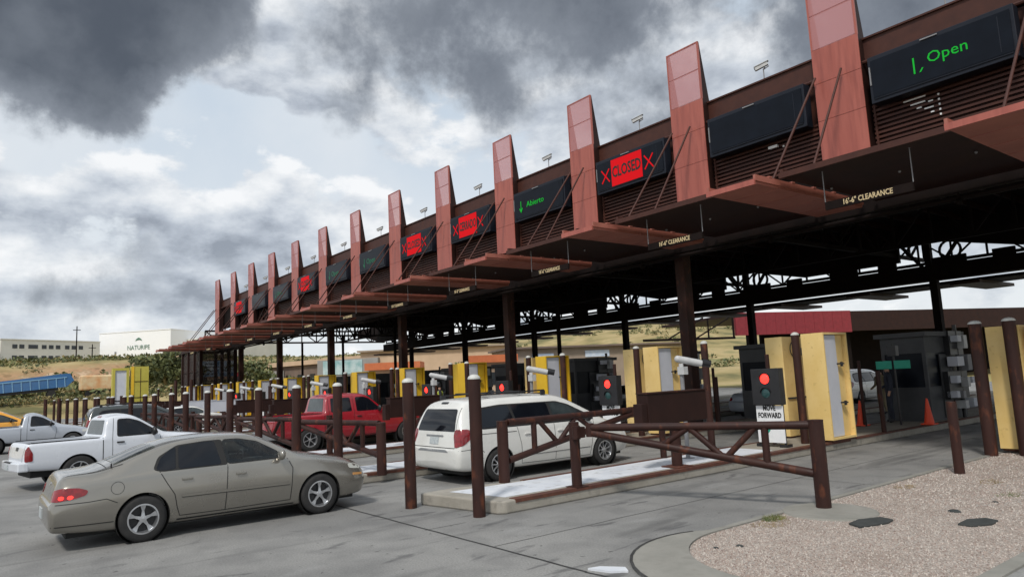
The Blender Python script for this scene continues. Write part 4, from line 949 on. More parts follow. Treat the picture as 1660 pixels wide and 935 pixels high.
# ================================================================== VEHICLES (local: y forward from rear bumper, x right, z up)
def ring(st):
    y, zb, wb, z1, w1, z2, w2, z3, w3, z4 = st
    r = [(0, zb), (wb * .55, zb), (wb * .93, zb), (wb, zb + .05), ((wb + w1) / 2 + .01, (zb + z1) / 2 + .02), (w1, z1), ((w1 + w2) / 2 + .006, (z1 + z2) / 2), (w2, z2), (w3, z3), (w3 * .86, z3 + (z4 - z3) * .55), (w3 * .5, z3 + (z4 - z3) * .9), (0, z4)]
    full = [(x, y, z) for x, z in r] + [(-x, y, z) for x, z in r[-2:0:-1]]
    return full
def evalmesh(o, name):
    dg = bpy.context.evaluated_depsgraph_get(); me = bpy.data.meshes.new_from_object(o.evaluated_get(dg)); me.name = name; return me
class Car:
    def __init__(s, name, label, cat, loc, rz, stations, pm, group=None, sub=2, cuts=(), boxes=(), arch_r=.37, half=.88, wheels_y=(1.2, 3.9), extra=()):
        s.t = thing(name, label, cat, loc, rz, group); s.pm = pm; s.half = half
        b = MB(); rs = [ring(st) for st in stations]; n = len(rs[0]); vs = [p for r in rs for p in r]
        fs = [(i * n + j, i * n + (j + 1) % n, (i + 1) * n + (j + 1) % n, (i + 1) * n + j) for i in range(len(rs) - 1) for j in range(n)]
        m = n // 2
        for base, flip in ((0, True), ((len(rs) - 1) * n, False)):
            for j in range(m):       # quad strip cap
                q = (base + j, base + j + 1, base + (n - j - 1) % n, base + (n - j) % n)
                q = tuple(dict.fromkeys(q))
                if len(q) >= 3: fs.append(q if flip else q[::-1])
        b.add(vs, fs); o = b.build('body', pm, None)
        ca = o.data.attributes.new('crease_edge', 'FLOAT', 'EDGE')
        if len(o.data.vertices) == len(vs):
            for e in o.data.edges:
                p, q = e.vertices[0] % n, e.vertices[1] % n
                if p == q: ca.data[e.index].value = .45 if p in (7, n - 7) else .35 if p in (8, n - 8) else .3 if p in (3, n - 3) else 0
        sd_ = o.modifiers.new('s', 'SUBSURF'); sd_.levels = sub; sd_.render_levels = sub
        me = evalmesh(o, 'body'); bm = bmesh.new(); bm.from_mesh(me); s.bvh = BVHTree.FromBMesh(bm); bm.free()
        bpy.data.objects.remove(o)
        o = bpy.data.objects.new('body', me); COL.objects.link(o); o.parent = s.t; s.body = o
        cutters = []
        for wy in wheels_y:
            for sx in (-1, 1):
                c = MB(); c.tube((sx * (half - .30), wy, .33), (sx * 1.4, wy, .33), arch_r, 40); cutters.append(c.build('cut'))
        for bx in boxes: c = MB(); c.box(*bx); cutters.append(c.build('cut'))
        for e_ in extra: cutters.append(e_())
        for c in cutters:
            c.parent = s.t
            md = o.modifiers.new('b', 'BOOLEAN'); md.operation = 'DIFFERENCE'; md.object = c; md.solver = 'EXACT'
        me2 = evalmesh(o, 'body'); o.modifiers.clear(); o.data = me2
        for c in cutters: bpy.data.objects.remove(c)
        me2.materials.clear(); me2.materials.append(pm)
        for p in me2.polygons: p.use_smooth = True; p.material_index = 0
        me2.set_sharp_from_angle(angle=radians(38))
        for wy in wheels_y:      # dark arch liners
            for sx in (-1, 1):
                b = MB(); b.lathe((sx * (half - .30), wy, .33), (sx, 0, 0), [(arch_r - .004, .27), (arch_r - .004, .002), (.001, .002)], 28); b.build('arch_liner', m_seam, s.t)
    def hit(s, axis, a, c, sgn=1):
        if axis == 'x': o_, d_ = Vector((3 * sgn, a, c)), Vector((-sgn, 0, 0))
        elif axis == 'y': o_, d_ = Vector((a, -3 if sgn > 0 else 9, c)), Vector((0, sgn, 0))
        elif axis == 'd':
            d_ = Vector((-sgn, 1, 0)) / sqrt(2); o_ = Vector((sgn * a / sqrt(2), a / sqrt(2), c)) - d_ * 4
        else: o_, d_ = Vector((a, c, 4)), Vector((0, 0, -1))
        r = s.bvh.ray_cast(o_, d_)
        return (r[0], r[1]) if r[0] is not None else (None, None)
    def patch(s, name, poly, axis='x', sgn=1, off=.005, m=None, res=.07, parent=None, skirt=.012):
        poly = [Vector(p) for p in poly]; n = len(poly); pts = []; loop = []
        for i in range(n):          # resample border
            a, c = poly[i], poly[(i + 1) % n]; k = max(1, int((c - a).length / res))
            for j in range(k): loop.append(len(pts)); pts.append(a.lerp(c, j / k))
        nb_ = len(pts)
        xs = [p.x for p in poly]; ys = [p.y for p in poly]
        def inside(q):
            r = False
            for i in range(n):
                a, c = poly[i], poly[(i + 1) % n]
                if (a.y > q.y) != (c.y > q.y) and q.x < (c.x - a.x) * (q.y - a.y) / (c.y - a.y) + a.x: r = not r
            return r
        x = min(xs) + res * .5
        while x < max(xs):
            y = min(ys) + res * .5
            while y < max(ys):
                q = Vector((x, y))
                if inside(q) and min((q - p).length for p in pts[:nb_]) > res * .45: pts.append(q)
                y += res
            x += res
        vo, _, fo, _, _, _ = delaunay_2d_cdt(pts, [], [list(range(nb_))], 1, 1e-6)
        vs = []; ok = []; nrs = []
        for q in vo:
            h, nr = s.hit(axis, q.x, q.y, sgn)
            if h is None: vs.append((0, 0, 0)); ok.append(False); nrs.append(Vector((0, 0, 0)))
            else:
                dd = Vector((sgn, 0, 0)) if axis == 'x' else Vector((sgn, -1, 0)) if axis == 'd' else Vector((0, -sgn, 0)) if axis == 'y' else Vector((0, 0, 1))
                if nr.dot(dd) < 0: nr = -nr
                vs.append(tuple(h + nr * off)); ok.append(True); nrs.append(nr)
        fs = [tuple(f) for f in fo if all(ok[i] for i in f)]
        b = MB(); b.add(vs, fs)
        if skirt:
            from collections import Counter
            ec = Counter()
            for f in fs:
                for i in range(len(f)): ec[tuple(sorted((f[i], f[(i + 1) % len(f)])))] += 1
            be = [e for e, c in ec.items() if c == 1]
            for a, c in be:
                b.add([vs[a], vs[c], tuple(Vector(vs[c]) - nrs[c] * skirt), tuple(Vector(vs[a]) - nrs[a] * skirt)], [(0, 1, 2, 3)])
        o = b.build(name, m, parent or s.t, smooth=True, angle=50); return o
    def line(s, name, pts, wd=.010, axis='x', sgn=1, off=.003, m=None, step=.05, parent=None, thick=0):
        P_ = []
        for i in range(len(pts) - 1):
            a, c = Vector(pts[i]), Vector(pts[i + 1]); k = max(1, int((c - a).length / step))
            for j in range(k): P_.append(a.lerp(c, j / k))
        P_.append(Vector(pts[-1])); Lf = []; Rt = []
        for i, p in enumerate(P_):
            d = (P_[min(i + 1, len(P_) - 1)] - P_[max(0, i - 1)]).normalized(); nr = Vector((-d.y, d.x)) * wd / 2; row = []
            for q in (p + nr, p - nr):
                h, nn_ = s.hit(axis, q.x, q.y, sgn)
                if h is None: row.append(None); continue
                dd = Vector((sgn, 0, 0)) if axis == 'x' else Vector((sgn, -1, 0)) if axis == 'd' else Vector((0, -sgn, 0)) if axis == 'y' else Vector((0, 0, 1))
                if nn_.dot(dd) < 0: nn_ = -nn_
                row.append(h + nn_ * off)
            if None in row: continue
            Lf.append(row[0]); Rt.append(row[1])
        n = len(Lf)
        if n < 2: return None
        b = MB(); b.add(Lf + Rt, [(i, i + 1, n + i + 1, n + i) for i in range(n - 1)]); return b.build(name, m or m_seam, parent or s.t, smooth=True)
    def both(s, fn, *a, **k):
        for sg in (1, -1): k['sgn'] = sg; fn(*a, **k)
    def handle(s, y, z, sgn=1, m=None, l=.15):
        h, _ = s.hit('x', y, z, sgn)
        b = MB(); b.box(min(h.x, h.x + sgn * .03), max(h.x, h.x + sgn * .03), y - l / 2, y + l / 2, z - .018, z + .018)
        b.build('door_handle', m or s.pm, s.t, bevel=.008)
    def mirror(s, y, z, sgn=1, m=None, sc=(1, .55, .8)):
        h, _ = s.hit('x', y, z - .03, sgn)
        b = MB(); b.sphere((h.x + sgn * .13, y - .02, z + .05), .11, 8, sc); b.bar((h.x - sgn * .02, y, z), (h.x + sgn * .08, y - .01, z + .03), .06, .04); b.build('wing_mirror', m or s.pm, s.t, smooth=True)
def make_wheel(car, y, sx, r=.33, rim=.22, w_=.20, style=5, xo=.86, mrim=None, dark=False):
    mrim = mrim or m_chrome; xc = sx * (xo - w_ / 2); b = MB(); hw = w_ / 2
    b.lathe((xc, y, r), (sx, 0, 0), [(rim - .005, hw * .75), (rim + .01, hw), (r - .05, hw * 1.04), (r - .018, hw * .9), (r, hw * .65), (r, -hw * .65), (r - .02, -hw), (rim, -hw), (rim - .005, hw * .75)], 40)
    wo = b.build('wheel', m_rubber, car.t, smooth=True, angle=50)
    b = MB(); X = xc + sx * hw
    b.lathe((xc, y, r), (sx, 0, 0), [(rim + .008, hw * .98), (rim - .012, hw * .99), (rim - .022, hw * .55), (rim - .03, -hw * .3)], 36)
    b.lathe((xc, y, r), (sx, 0, 0), [(.055, hw * .60), (.05, hw * .74), (.001, hw * .78)], 16)
    nsp = style
    for i in range(nsp):
        a = 2 * pi * i / nsp + .3; ca, sa = cos(a), sin(a); ta, tb = -sa, ca
        for (r0, w0, r1, w1) in ((.03, .05 if nsp < 6 else .032, rim - .006, .085 if nsp < 6 else .04),):
            p = []
            for rr_, ww in ((r0, w0), ((r0 + r1) / 2, (w0 * .62)), (r1, w1)):
                for sg in (-1, 1):
                    for dx in (hw * .72, hw * .42): p.append((xc + sx * (dx - (.012 if rr_ > r0 and rr_ < r1 else 0)), y + ca * rr_ + ta * ww / 2 * sg, r + sa * rr_ + tb * ww / 2 * sg))
            b.add(p, [(0, 2, 6, 4), (4, 6, 10, 8), (0, 4, 5, 1), (4, 8, 9, 5), (2, 3, 7, 6), (6, 7, 11, 10), (1, 5, 7, 3), (5, 9, 11, 7)])
    b.build('rim', mrim, wo, smooth=True, angle=35)
    b = MB(); b.lathe((xc, y, r), (sx, 0, 0), [(rim - .02, hw * .12), (.001, hw * .12)], 24)
    for i in range(5): a = 2 * pi * i / 5 + .3 + pi / 5; b.tube((xc + sx * hw * .5, y + .055 * cos(a), r + .055 * sin(a)), (xc + sx * hw * .70, y + .055 * cos(a), r + .055 * sin(a)), .012, 6)
    b.build('brake_disc', m_black, wo)
    return wo
def rnd(poly, rad=.05, k=4):
    out_ = []; n = len(poly)
    for i in range(n):
        p0, p1, p2 = Vector(poly[i - 1]), Vector(poly[i]), Vector(poly[(i + 1) % n]); a = (p0 - p1); c = (p2 - p1); r_ = min(rad, a.length * .45, c.length * .45)
        A = p1 + a.normalized() * r_; B_ = p1 + c.normalized() * r_
        for j in range(k + 1): t_ = j / k; out_.append(((1 - t_) ** 2 * A.x + 2 * t_ * (1 - t_) * p1.x + t_ ** 2 * B_.x, (1 - t_) ** 2 * A.y + 2 * t_ * (1 - t_) * p1.y + t_ ** 2 * B_.y))
    return out_

def clearglass():
    m = bpy.data.materials.new('see_through_glass'); m.use_nodes = True; nt = m.node_tree; nt.nodes.remove(nt.nodes['Principled BSDF'])
    tr = nt.nodes.new('ShaderNodeBsdfTransparent'); tr.inputs[0].default_value = (.80, .86, .85, 1); gl = nt.nodes.new('ShaderNodeBsdfGlossy'); gl.inputs['Roughness'].default_value = .03; gl.inputs[0].default_value = (.9, .9, .9, 1)
    fr = nt.nodes.new('ShaderNodeFresnel'); fr.inputs[0].default_value = 1.5; mx = nt.nodes.new('ShaderNodeMixShader'); lin(nt, fr.outputs[0], mx.inputs[0]); lin(nt, tr.outputs[0], mx.inputs[1]); lin(nt, gl.outputs[0], mx.inputs[2]); lin(nt, mx.outputs[0], nt.nodes['Material Output'].inputs['Surface']); return m
m_clear = clearglass(); m_seat = M('grey_seat_cloth', (.34, .34, .33), (.42, .42, .40), scale=12, rough=.9); m_trim = M('dark_cabin_trim', (.12, .12, .12), (.17, .17, .165), scale=6, rough=.7)
def interior(c):
    for x in (-.36, .36):
        b = MB(); b.box(x - .24, x + .24, 2.05, 2.62, .45, .58); b.prismY([(x - .23, .5), (x + .23, .5), (x + .19, 1.05), (x - .19, 1.05)], 1.98, 2.12); b.box(x - .12, x + .12, 1.97, 2.07, 1.08, 1.24); b.build('front_seat', m_seat, c.t, bevel=.04)
    b = MB(); b.box(-.66, .66, 1.32, 1.75, .45, .60); b.box(-.62, .62, 1.31, 1.44, .55, .98); b.build('rear_bench', m_seat, c.t, bevel=.04)
    b = MB(); b.box(-.72, .72, 3.05, 3.41, .62, .92); b.build('dashboard', m_trim, c.t, bevel=.05)
    b = MB(); n = 20; cx, cy, cz = -.36, 2.92, .90
    P_ = [Vector((cx + .18 * cos(2 * pi * i / n), cy + .18 * sin(2 * pi * i / n) * .35, cz + .18 * sin(2 * pi * i / n) * .93)) for i in range(n)]
    for i in range(n): b.tube(P_[i], P_[(i + 1) % n], .014, 6, cap=False)
    b.tube((cx, cy, cz), (cx, cy + .2, cz - .08), .03, 8); b.build('steering_wheel', m_black, c.t)
    b = MB(); b.box(-.70, .70, 1.32, 3.40, .425, .44); b.build('cabin_floor', m_trim, c.t)
    b = MB(); b.box(-.10, .10, 2.86, 2.90, 1.20, 1.26); b.build('rear_view_mirror', m_black, c.t)
# ---- sedan
def sedan(label, loc, pm, group=None, rz=0.0, lit=True):
    st = [(0.00, .42, .50, .49, .62, .56, .62, .60, .56, .61), (.03, .32, .72, .48, .78, .60, .78, .655, .74, .665), (.07, .27, .77, .50, .835, .625, .82, .67, .76, .68),
          (.10, .26, .78, .52, .85, .70, .80, .86, .64, .875), (.17, .25, .79, .54, .86, .83, .80, .985, .65, 1.01), (.26, .24, .80, .55, .865, .87, .81, 1.01, .67, 1.035),
          (.46, .22, .82, .56, .885, .90, .835, 1.015, .67, 1.04), (.66, .21, .825, .57, .895, .915, .85, 1.03, .68, 1.06), (.80, .20, .825, .57, .895, .92, .858, 1.075, .665, 1.115),
          (1.36, .19, .83, .58, .90, .935, .865, 1.265, .58, 1.32), (1.60, .18, .83, .58, .90, .935, .865, 1.325, .57, 1.385), (1.90, .18, .83, .58, .90, .935, .865, 1.36, .572, 1.42), (2.35, .18, .83, .58, .90, .935, .868, 1.375, .575, 1.435),
          (2.75, .18, .83, .58, .90, .93, .87, 1.355, .57, 1.415), (2.98, .18, .83, .58, .90, .93, .87, 1.30, .57, 1.36), (3.50, .18, .83, .58, .90, .925, .865, 1.035, .69, 1.09), (3.62, .18, .83, .58, .90, .915, .86, .985, .71, 1.02),
          (4.05, .19, .83, .57, .895, .87, .845, .92, .70, .95), (4.45, .20, .81, .55, .88, .79, .82, .85, .66, .87), (4.68, .22, .77, .52, .85, .70, .76, .76, .61, .775), (4.79, .25, .70, .48, .77, .60, .69, .655, .56, .665), (4.84, .32, .55, .46, .62, .54, .58, .58, .50, .585)]
    W = (1.20, 3.91)
    fw = rnd([(2.42, .99), (2.39, 1.31), (2.62, 1.305), (2.91, 1.24), (3.22, 1.06), (3.24, .995)], .04)
    def cut_cabin():
        c_ = MB(); sec = [(1.25, .42, .74), (3.42, .42, .76), (3.42, .94, .78), (2.85, 1.285, .51), (2.35, 1.345, .52), (1.75, 1.30, .52), (1.40, 1.20, .54), (.86, .99, .60), (.86, .93, .60), (1.25, .90, .72)]
        v = [(-x, y, z) for y, z, x in sec] + [(x, y, z) for y, z, x in sec]; k = len(sec)
        c_.add(v, [tuple(range(k)), tuple(range(k, 2 * k))[::-1]] + [(i, k + i, k + (i + 1) % k, (i + 1) % k) for i in range(k)]); return c_.build('cut')
    def cut_side():
        k = len(fw); c_ = MB(); v = [(-1.5, y, z) for y, z in fw] + [(1.5, y, z) for y, z in fw]
        c_.add(v, [tuple(range(k)), tuple(range(k, 2 * k))[::-1]] + [(i, k + i, k + (i + 1) % k, (i + 1) % k) for i in range(k)]); return c_.build('cut')
    def cut_ws(): c_ = MB(); c_.prism(rnd([(-.47, 2.98), (.47, 2.98), (.57, 3.40), (-.57, 3.40)], .06), .97, 1.8); return c_.build('cut')
    def cut_bw(): c_ = MB(); c_.prism(rnd([(-.56, .90), (.56, .90), (.50, 1.38), (-.50, 1.38)], .06), .96, 1.8); return c_.build('cut')
    c = Car('sedan_car', label, 'car', loc, rz, st, pm, group, half=.90, wheels_y=W, arch_r=.365, extra=(cut_cabin, cut_side, cut_ws, cut_bw) if lit else ())
    for wy in W:
        for sx in (1, -1): make_wheel(c, wy, sx, r=.325, rim=.205, w_=.20, xo=.885)
    # side glass with black surround
    dlo = rnd([(1.33, .99), (1.42, 1.16), (1.70, 1.305), (2.10, 1.335), (2.62, 1.33), (2.95, 1.265), (3.38, 1.035), (3.36, .965), (1.44, .955)], .07)
    for sg in (1, -1):
        if not lit: c.patch('window_surround', dlo, 'x', sg, .003, m_seam)
        else:
            c.patch('window_surround', rnd([(1.33, .99), (1.42, 1.16), (1.70, 1.305), (2.10, 1.335), (2.37, 1.336), (2.41, .96), (1.44, .955)], .05), 'x', sg, .003, m_seam)
            c.line('window_seal', fw + fw[:1], .05, 'x', sg, .006, m_seam)
        c.patch('rear_side_window', rnd([(1.37, .985), (1.45, 1.14), (1.62, 1.26), (1.68, 1.275), (1.64, .97), (1.46, .97)], .04), 'x', sg, .006, m_glass)
        c.patch('rear_door_window', rnd([(1.68, .97), (1.72, 1.285), (2.08, 1.318), (2.25, 1.318), (2.31, .975)], .04), 'x', sg, .007, m_glass)
        c.patch('front_door_window', rnd([(2.40, .975), (2.36, 1.318), (2.62, 1.312), (2.92, 1.245), (3.26, 1.055), (3.28, .985)], .04), 'x', sg, .007, m_clear if lit else m_glass2, skirt=0)
        c.line('door_seam', [(1.42, .96), (1.52, .78), (1.62, .62), (1.66, .42), (1.70, .30), (2.38, .29)], .011, 'x', sg)
        c.line('door_seam', [(2.36, .29), (2.40, .96)], .011, 'x', sg)
        c.line('door_seam', [(3.36, .96), (3.44, .80), (3.40, .30), (2.36, .29)], .011, 'x', sg)
        c.line('side_moulding', [(1.72, .585), (3.38, .565)], .034, 'x', sg, .010, c.pm)
        c.line('moulding_shadow', [(1.72, .563), (3.38, .543)], .010, 'x', sg, .0045)
        c.line('sill_shadow', [(1.66, .245), (3.46, .235)], .02, 'x', sg, .004)
        c.handle(1.80, .82, sg); c.handle(2.60, .81, sg); c.mirror(3.24, .985, sg)
        c.patch('tail_lamp', rnd([(.50, .70), (.50, .82), (.66, .86), (.86, .855), (.955, .81), (.94, .75), (.82, .71), (.64, .69)], .06), 'd', sg, .010, m_red, res=.05)
        if lit:
            for yy in (.70, .79): c.patch('brake_bulb', [(yy + .030 * cos(i * pi / 5), .738 + .026 * sin(i * pi / 5)) for i in range(10)], 'd', sg, .016, m_redlit, skirt=0)
        c.line('bumper_seam', [(.10, .655), (.50, .655), (.72, .67), (.86, .60)], .010, 'x', sg)
        c.patch('side_marker', rnd([(4.52, .56), (4.52, .60), (4.72, .585), (4.72, .55)], .01), 'x', sg, .006, m_amber)
        c.patch('headlamp', rnd([(4.46, .68), (4.44, .76), (4.60, .745), (4.70, .69), (4.68, .65)], .03), 'x', sg, .008, m_lamp)
        c.line('bumper_crease', [(.06, .36), (.82, .345)], .012, 'x', sg, .004)
    c.line('fuel_cap', [(.86 + .085 * cos(i * pi / 10), .80 + .085 * sin(i * pi / 10)) for i in range(21)], .006, 'x', 1)
    c.patch('number_plate', [(-.17, .42), (.17, .42), (.17, .56), (-.17, .56)], 'y', 1, .012, m_plate)
    c.patch('boot_badge', rnd([(-.05, .86), (.05, .86), (.05, .90), (-.05, .90)], .02), 'y', 1, .006, m_chrome)
    c.patch('rear_window', rnd([(-.61, .84), (.61, .84), (.53, 1.42), (-.53, 1.42)], .06), 'z', 1, .005, m_clear if lit else m_glass2, skirt=0)
    c.patch('windscreen', rnd([(-.50, 2.96), (.50, 2.96), (.60, 3.46), (-.60, 3.46)], .06), 'z', 1, .005, m_clear if lit else m_glass, skirt=0)
    if lit: interior(c)
    c.line('boot_seam', [(-.60, .74), (.60, .74), (.62, .50), (.60, .25)], .010, 'z', 1); c.line('bonnet_seam', [(.66, 3.56), (.64, 4.1), (.58, 4.6)], .010, 'z', 1)
    c.line('boot_lip', [(.60, .30), (.655, .55), (.66, .95)], .010, 'z', 1)
    b = MB(); h, _ = c.hit('z', .66, .80); b.tube((.66, .80, h.z - .01), (.66, .80, h.z + .06), .012, 6); b.build('aerial_stub', m_black, c.t)
    # black underbody
    b = MB(); b.box(-.66, .66, .25, 4.6, .17, .30); b.build('underbody', m_seam, c.t)
    return c
m_sedan = paint('sedan_pewter_paint', (.275, .26, .23), metal=.6, rough=.25, dirt=(.225, .21, .185))
m_vwhite = paint('van_white_paint', (.70, .70, .67), rough=.3, dirt=(.62, .61, .57))
m_twhite = paint('pickup_white_paint', (.66, .69, .74), rough=.3)
m_silver = paint('pickup_silver_paint', (.44, .47, .52), metal=.3, rough=.35)
m_redp = paint('pickup_red_paint', (.33, .012, .022), rough=.3, dirt=(.26, .012, .02))
m_orange = paint('van_orange_paint', (.78, .36, .03), rough=.35)
m_dgreen = paint('suv_dark_paint', (.035, .045, .045), rough=.3)
m_bumper = M('grey_bumper', (.26, .27, .28), (.32, .33, .34), scale=5, rough=.4, metal=.4)
m_liner = M('black_bed_liner', (.012, .013, .016), rough=.7)
sedan('pewter beige four door sedan with lit brake lamp waiting in the foreground', (-12.45, .90, 0), m_sedan).t.scale = (1, .978, 1)

# ---- minivan
def minivan(label, loc, pm, group=None, rz=0.0, rack=True, cat='minivan', nm='minivan'):
    st = [(0.0, .46, .62, .54, .74, .62, .76, .68, .72, .69), (.03, .34, .84, .52, .90, .64, .90, .71, .86, .72), (.07, .30, .90, .56, .95, .72, .93, .90, .84, .92), (.12, .28, .92, .60, .965, .98, .94, 1.14, .82, 1.17),
          (.22, .26, .93, .62, .975, 1.04, .945, 1.38, .76, 1.42), (.34, .25, .93, .62, .98, 1.06, .95, 1.58, .70, 1.64), (.52, .24, .93, .62, .98, 1.06, .955, 1.62, .69, 1.70), (.9, .22, .93, .62, .985, 1.06, .957, 1.64, .69, 1.72),
          (2.0, .20, .93, .60, .985, 1.05, .957, 1.66, .69, 1.74), (2.85, .20, .93, .60, .985, 1.04, .957, 1.63, .69, 1.715), (3.15, .20, .93, .60, .985, 1.035, .955, 1.56, .68, 1.64), (4.02, .20, .93, .60, .98, 1.02, .95, 1.14, .80, 1.19), (4.18, .20, .92, .58, .97, .99, .94, 1.05, .80, 1.09),
          (4.6, .22, .89, .56, .95, .86, .90, .93, .76, .95), (4.88, .25, .82, .54, .90, .74, .83, .80, .70, .815), (5.02, .28, .72, .50, .80, .62, .73, .67, .64, .68), (5.08, .36, .55, .48, .62, .55, .60, .59, .52, .595)]
    W = (1.03, 4.06); c = Car(nm, label, cat, loc, rz, st, pm, group, half=.985, wheels_y=W, arch_r=.385)
    for wy in W:
        for sx in (1, -1): make_wheel(c, wy, sx, r=.335, rim=.21, w_=.21, xo=.965, style=9)
    dlo = rnd([(.52, 1.12), (.56, 1.36), (.70, 1.50), (1.2, 1.54), (2.8, 1.53), (3.15, 1.44), (3.80, 1.13), (3.78, 1.06), (.62, 1.07)], .08)
    for sg in (1, -1):
        c.patch('window_surround', dlo, 'x', sg, .003, m_seam, res=.09)
        c.patch('quarter_window', rnd([(.57, 1.12), (.61, 1.34), (.74, 1.47), (1.42, 1.51), (1.50, 1.10), (.66, 1.09)], .06), 'x', sg, .007, m_glass)
        c.patch('sliding_door_window', rnd([(1.56, 1.10), (1.50, 1.51), (2.50, 1.51), (2.52, 1.09)], .05), 'x', sg, .007, m_glass)
        c.patch('front_door_window', rnd([(2.60, 1.09), (2.58, 1.50), (2.82, 1.49), (3.14, 1.40), (3.68, 1.13), (3.68, 1.08)], .04), 'x', sg, .007, m_glass2)
        c.line('door_seam', [(1.52, 1.06), (1.60, .70), (1.62, .30), (2.54, .28)], .011, 'x', sg); c.line('door_seam', [(2.55, 1.06), (2.56, .28)], .011, 'x', sg)
        c.line('door_seam', [(3.76, 1.05), (3.66, .6), (3.60, .28), (2.56, .28)], .011, 'x', sg); c.line('slide_rail', [(.42, .98), (1.50, .97)], .012, 'x', sg)
        c.line('side_moulding', [(1.62, .50), (3.58, .50)], .07, 'x', sg, .010, c.pm); c.line('moulding_shadow', [(1.62, .46), (3.58, .46)], .014, 'x', sg, .004)
        c.handle(1.78, .90, sg); c.handle(2.70, .90, sg); c.mirror(3.50, 1.09, sg, m_black, (1, .6, 1.0))
        c.patch('tail_lamp', rnd([(.60, .74), (.57, .98), (.60, 1.10), (.86, 1.10), (.95, 1.04), (.92, .92), (.80, .80)], .05), 'd', sg, .010, m_red, res=.05)
        c.line('bumper_seam', [(.05, .69), (.30, .70), (.56, .68), (.64, .62)], .010, 'x', sg)
    c.patch('rear_window', rnd([(-.62, 1.50), (.62, 1.50), (.72, 1.12), (.72, 1.06), (-.72, 1.06), (-.72, 1.12)], .07), 'y', 1, .006, m_glass)
    c.patch('number_plate', rnd([(-.17, .80), (.17, .80), (.17, .94), (-.17, .94)], .01), 'y', 1, .010, m_plate)
    c.patch('plate_handle', rnd([(-.33, .955), (.33, .955), (.33, .985), (-.33, .985)], .01), 'y', 1, .014, m_bumper)
    c.patch('high_brake_lamp', rnd([(-.13, 1.60), (.13, 1.60), (.13, 1.635), (-.13, 1.635)], .01), 'y', 1, .010, m_black)
    c.line('tailgate_seam', [(-.80, .74), (.80, .74)], .014, 'y', 1); c.line('tailgate_seam', [(.80, .74), (.77, 1.06), (.70, 1.52)], .010, 'y', 1)
    c.patch('bumper_step', rnd([(-.60, .655), (.60, .655), (.50, .70), (-.50, .70)], .02), 'y', 1, .006, m_bumper)
    c.patch('windscreen', rnd([(-.62, 3.16), (.62, 3.16), (.74, 3.98), (-.74, 3.98)], .06), 'z', 1, .005, m_glass)
    if rack:
        for sx in (-.60, .60): b = MB(); b.bar((sx, .62, 1.755), (sx, 2.6, 1.785), .035, .03); b.box(sx - .02, sx + .02, .62, .74, 1.66, 1.76); b.box(sx - .02, sx + .02, 2.5, 2.62, 1.68, 1.78); b.build('roof_rail', m_black, c.t)
        for yy in (1.0, 1.9): b = MB(); b.box(-.60, .60, yy, yy + .06, 1.775, 1.80); b.build('roof_crossbar', m_black, c.t)
    b = MB(); b.box(-.72, .72, .3, 4.8, .18, .30); b.build('underbody', m_seam, c.t)
    return c
minivan('white minivan with dark tinted windows stopped beside the nearest island', (-12.93, 7.72, 0), m_vwhite)

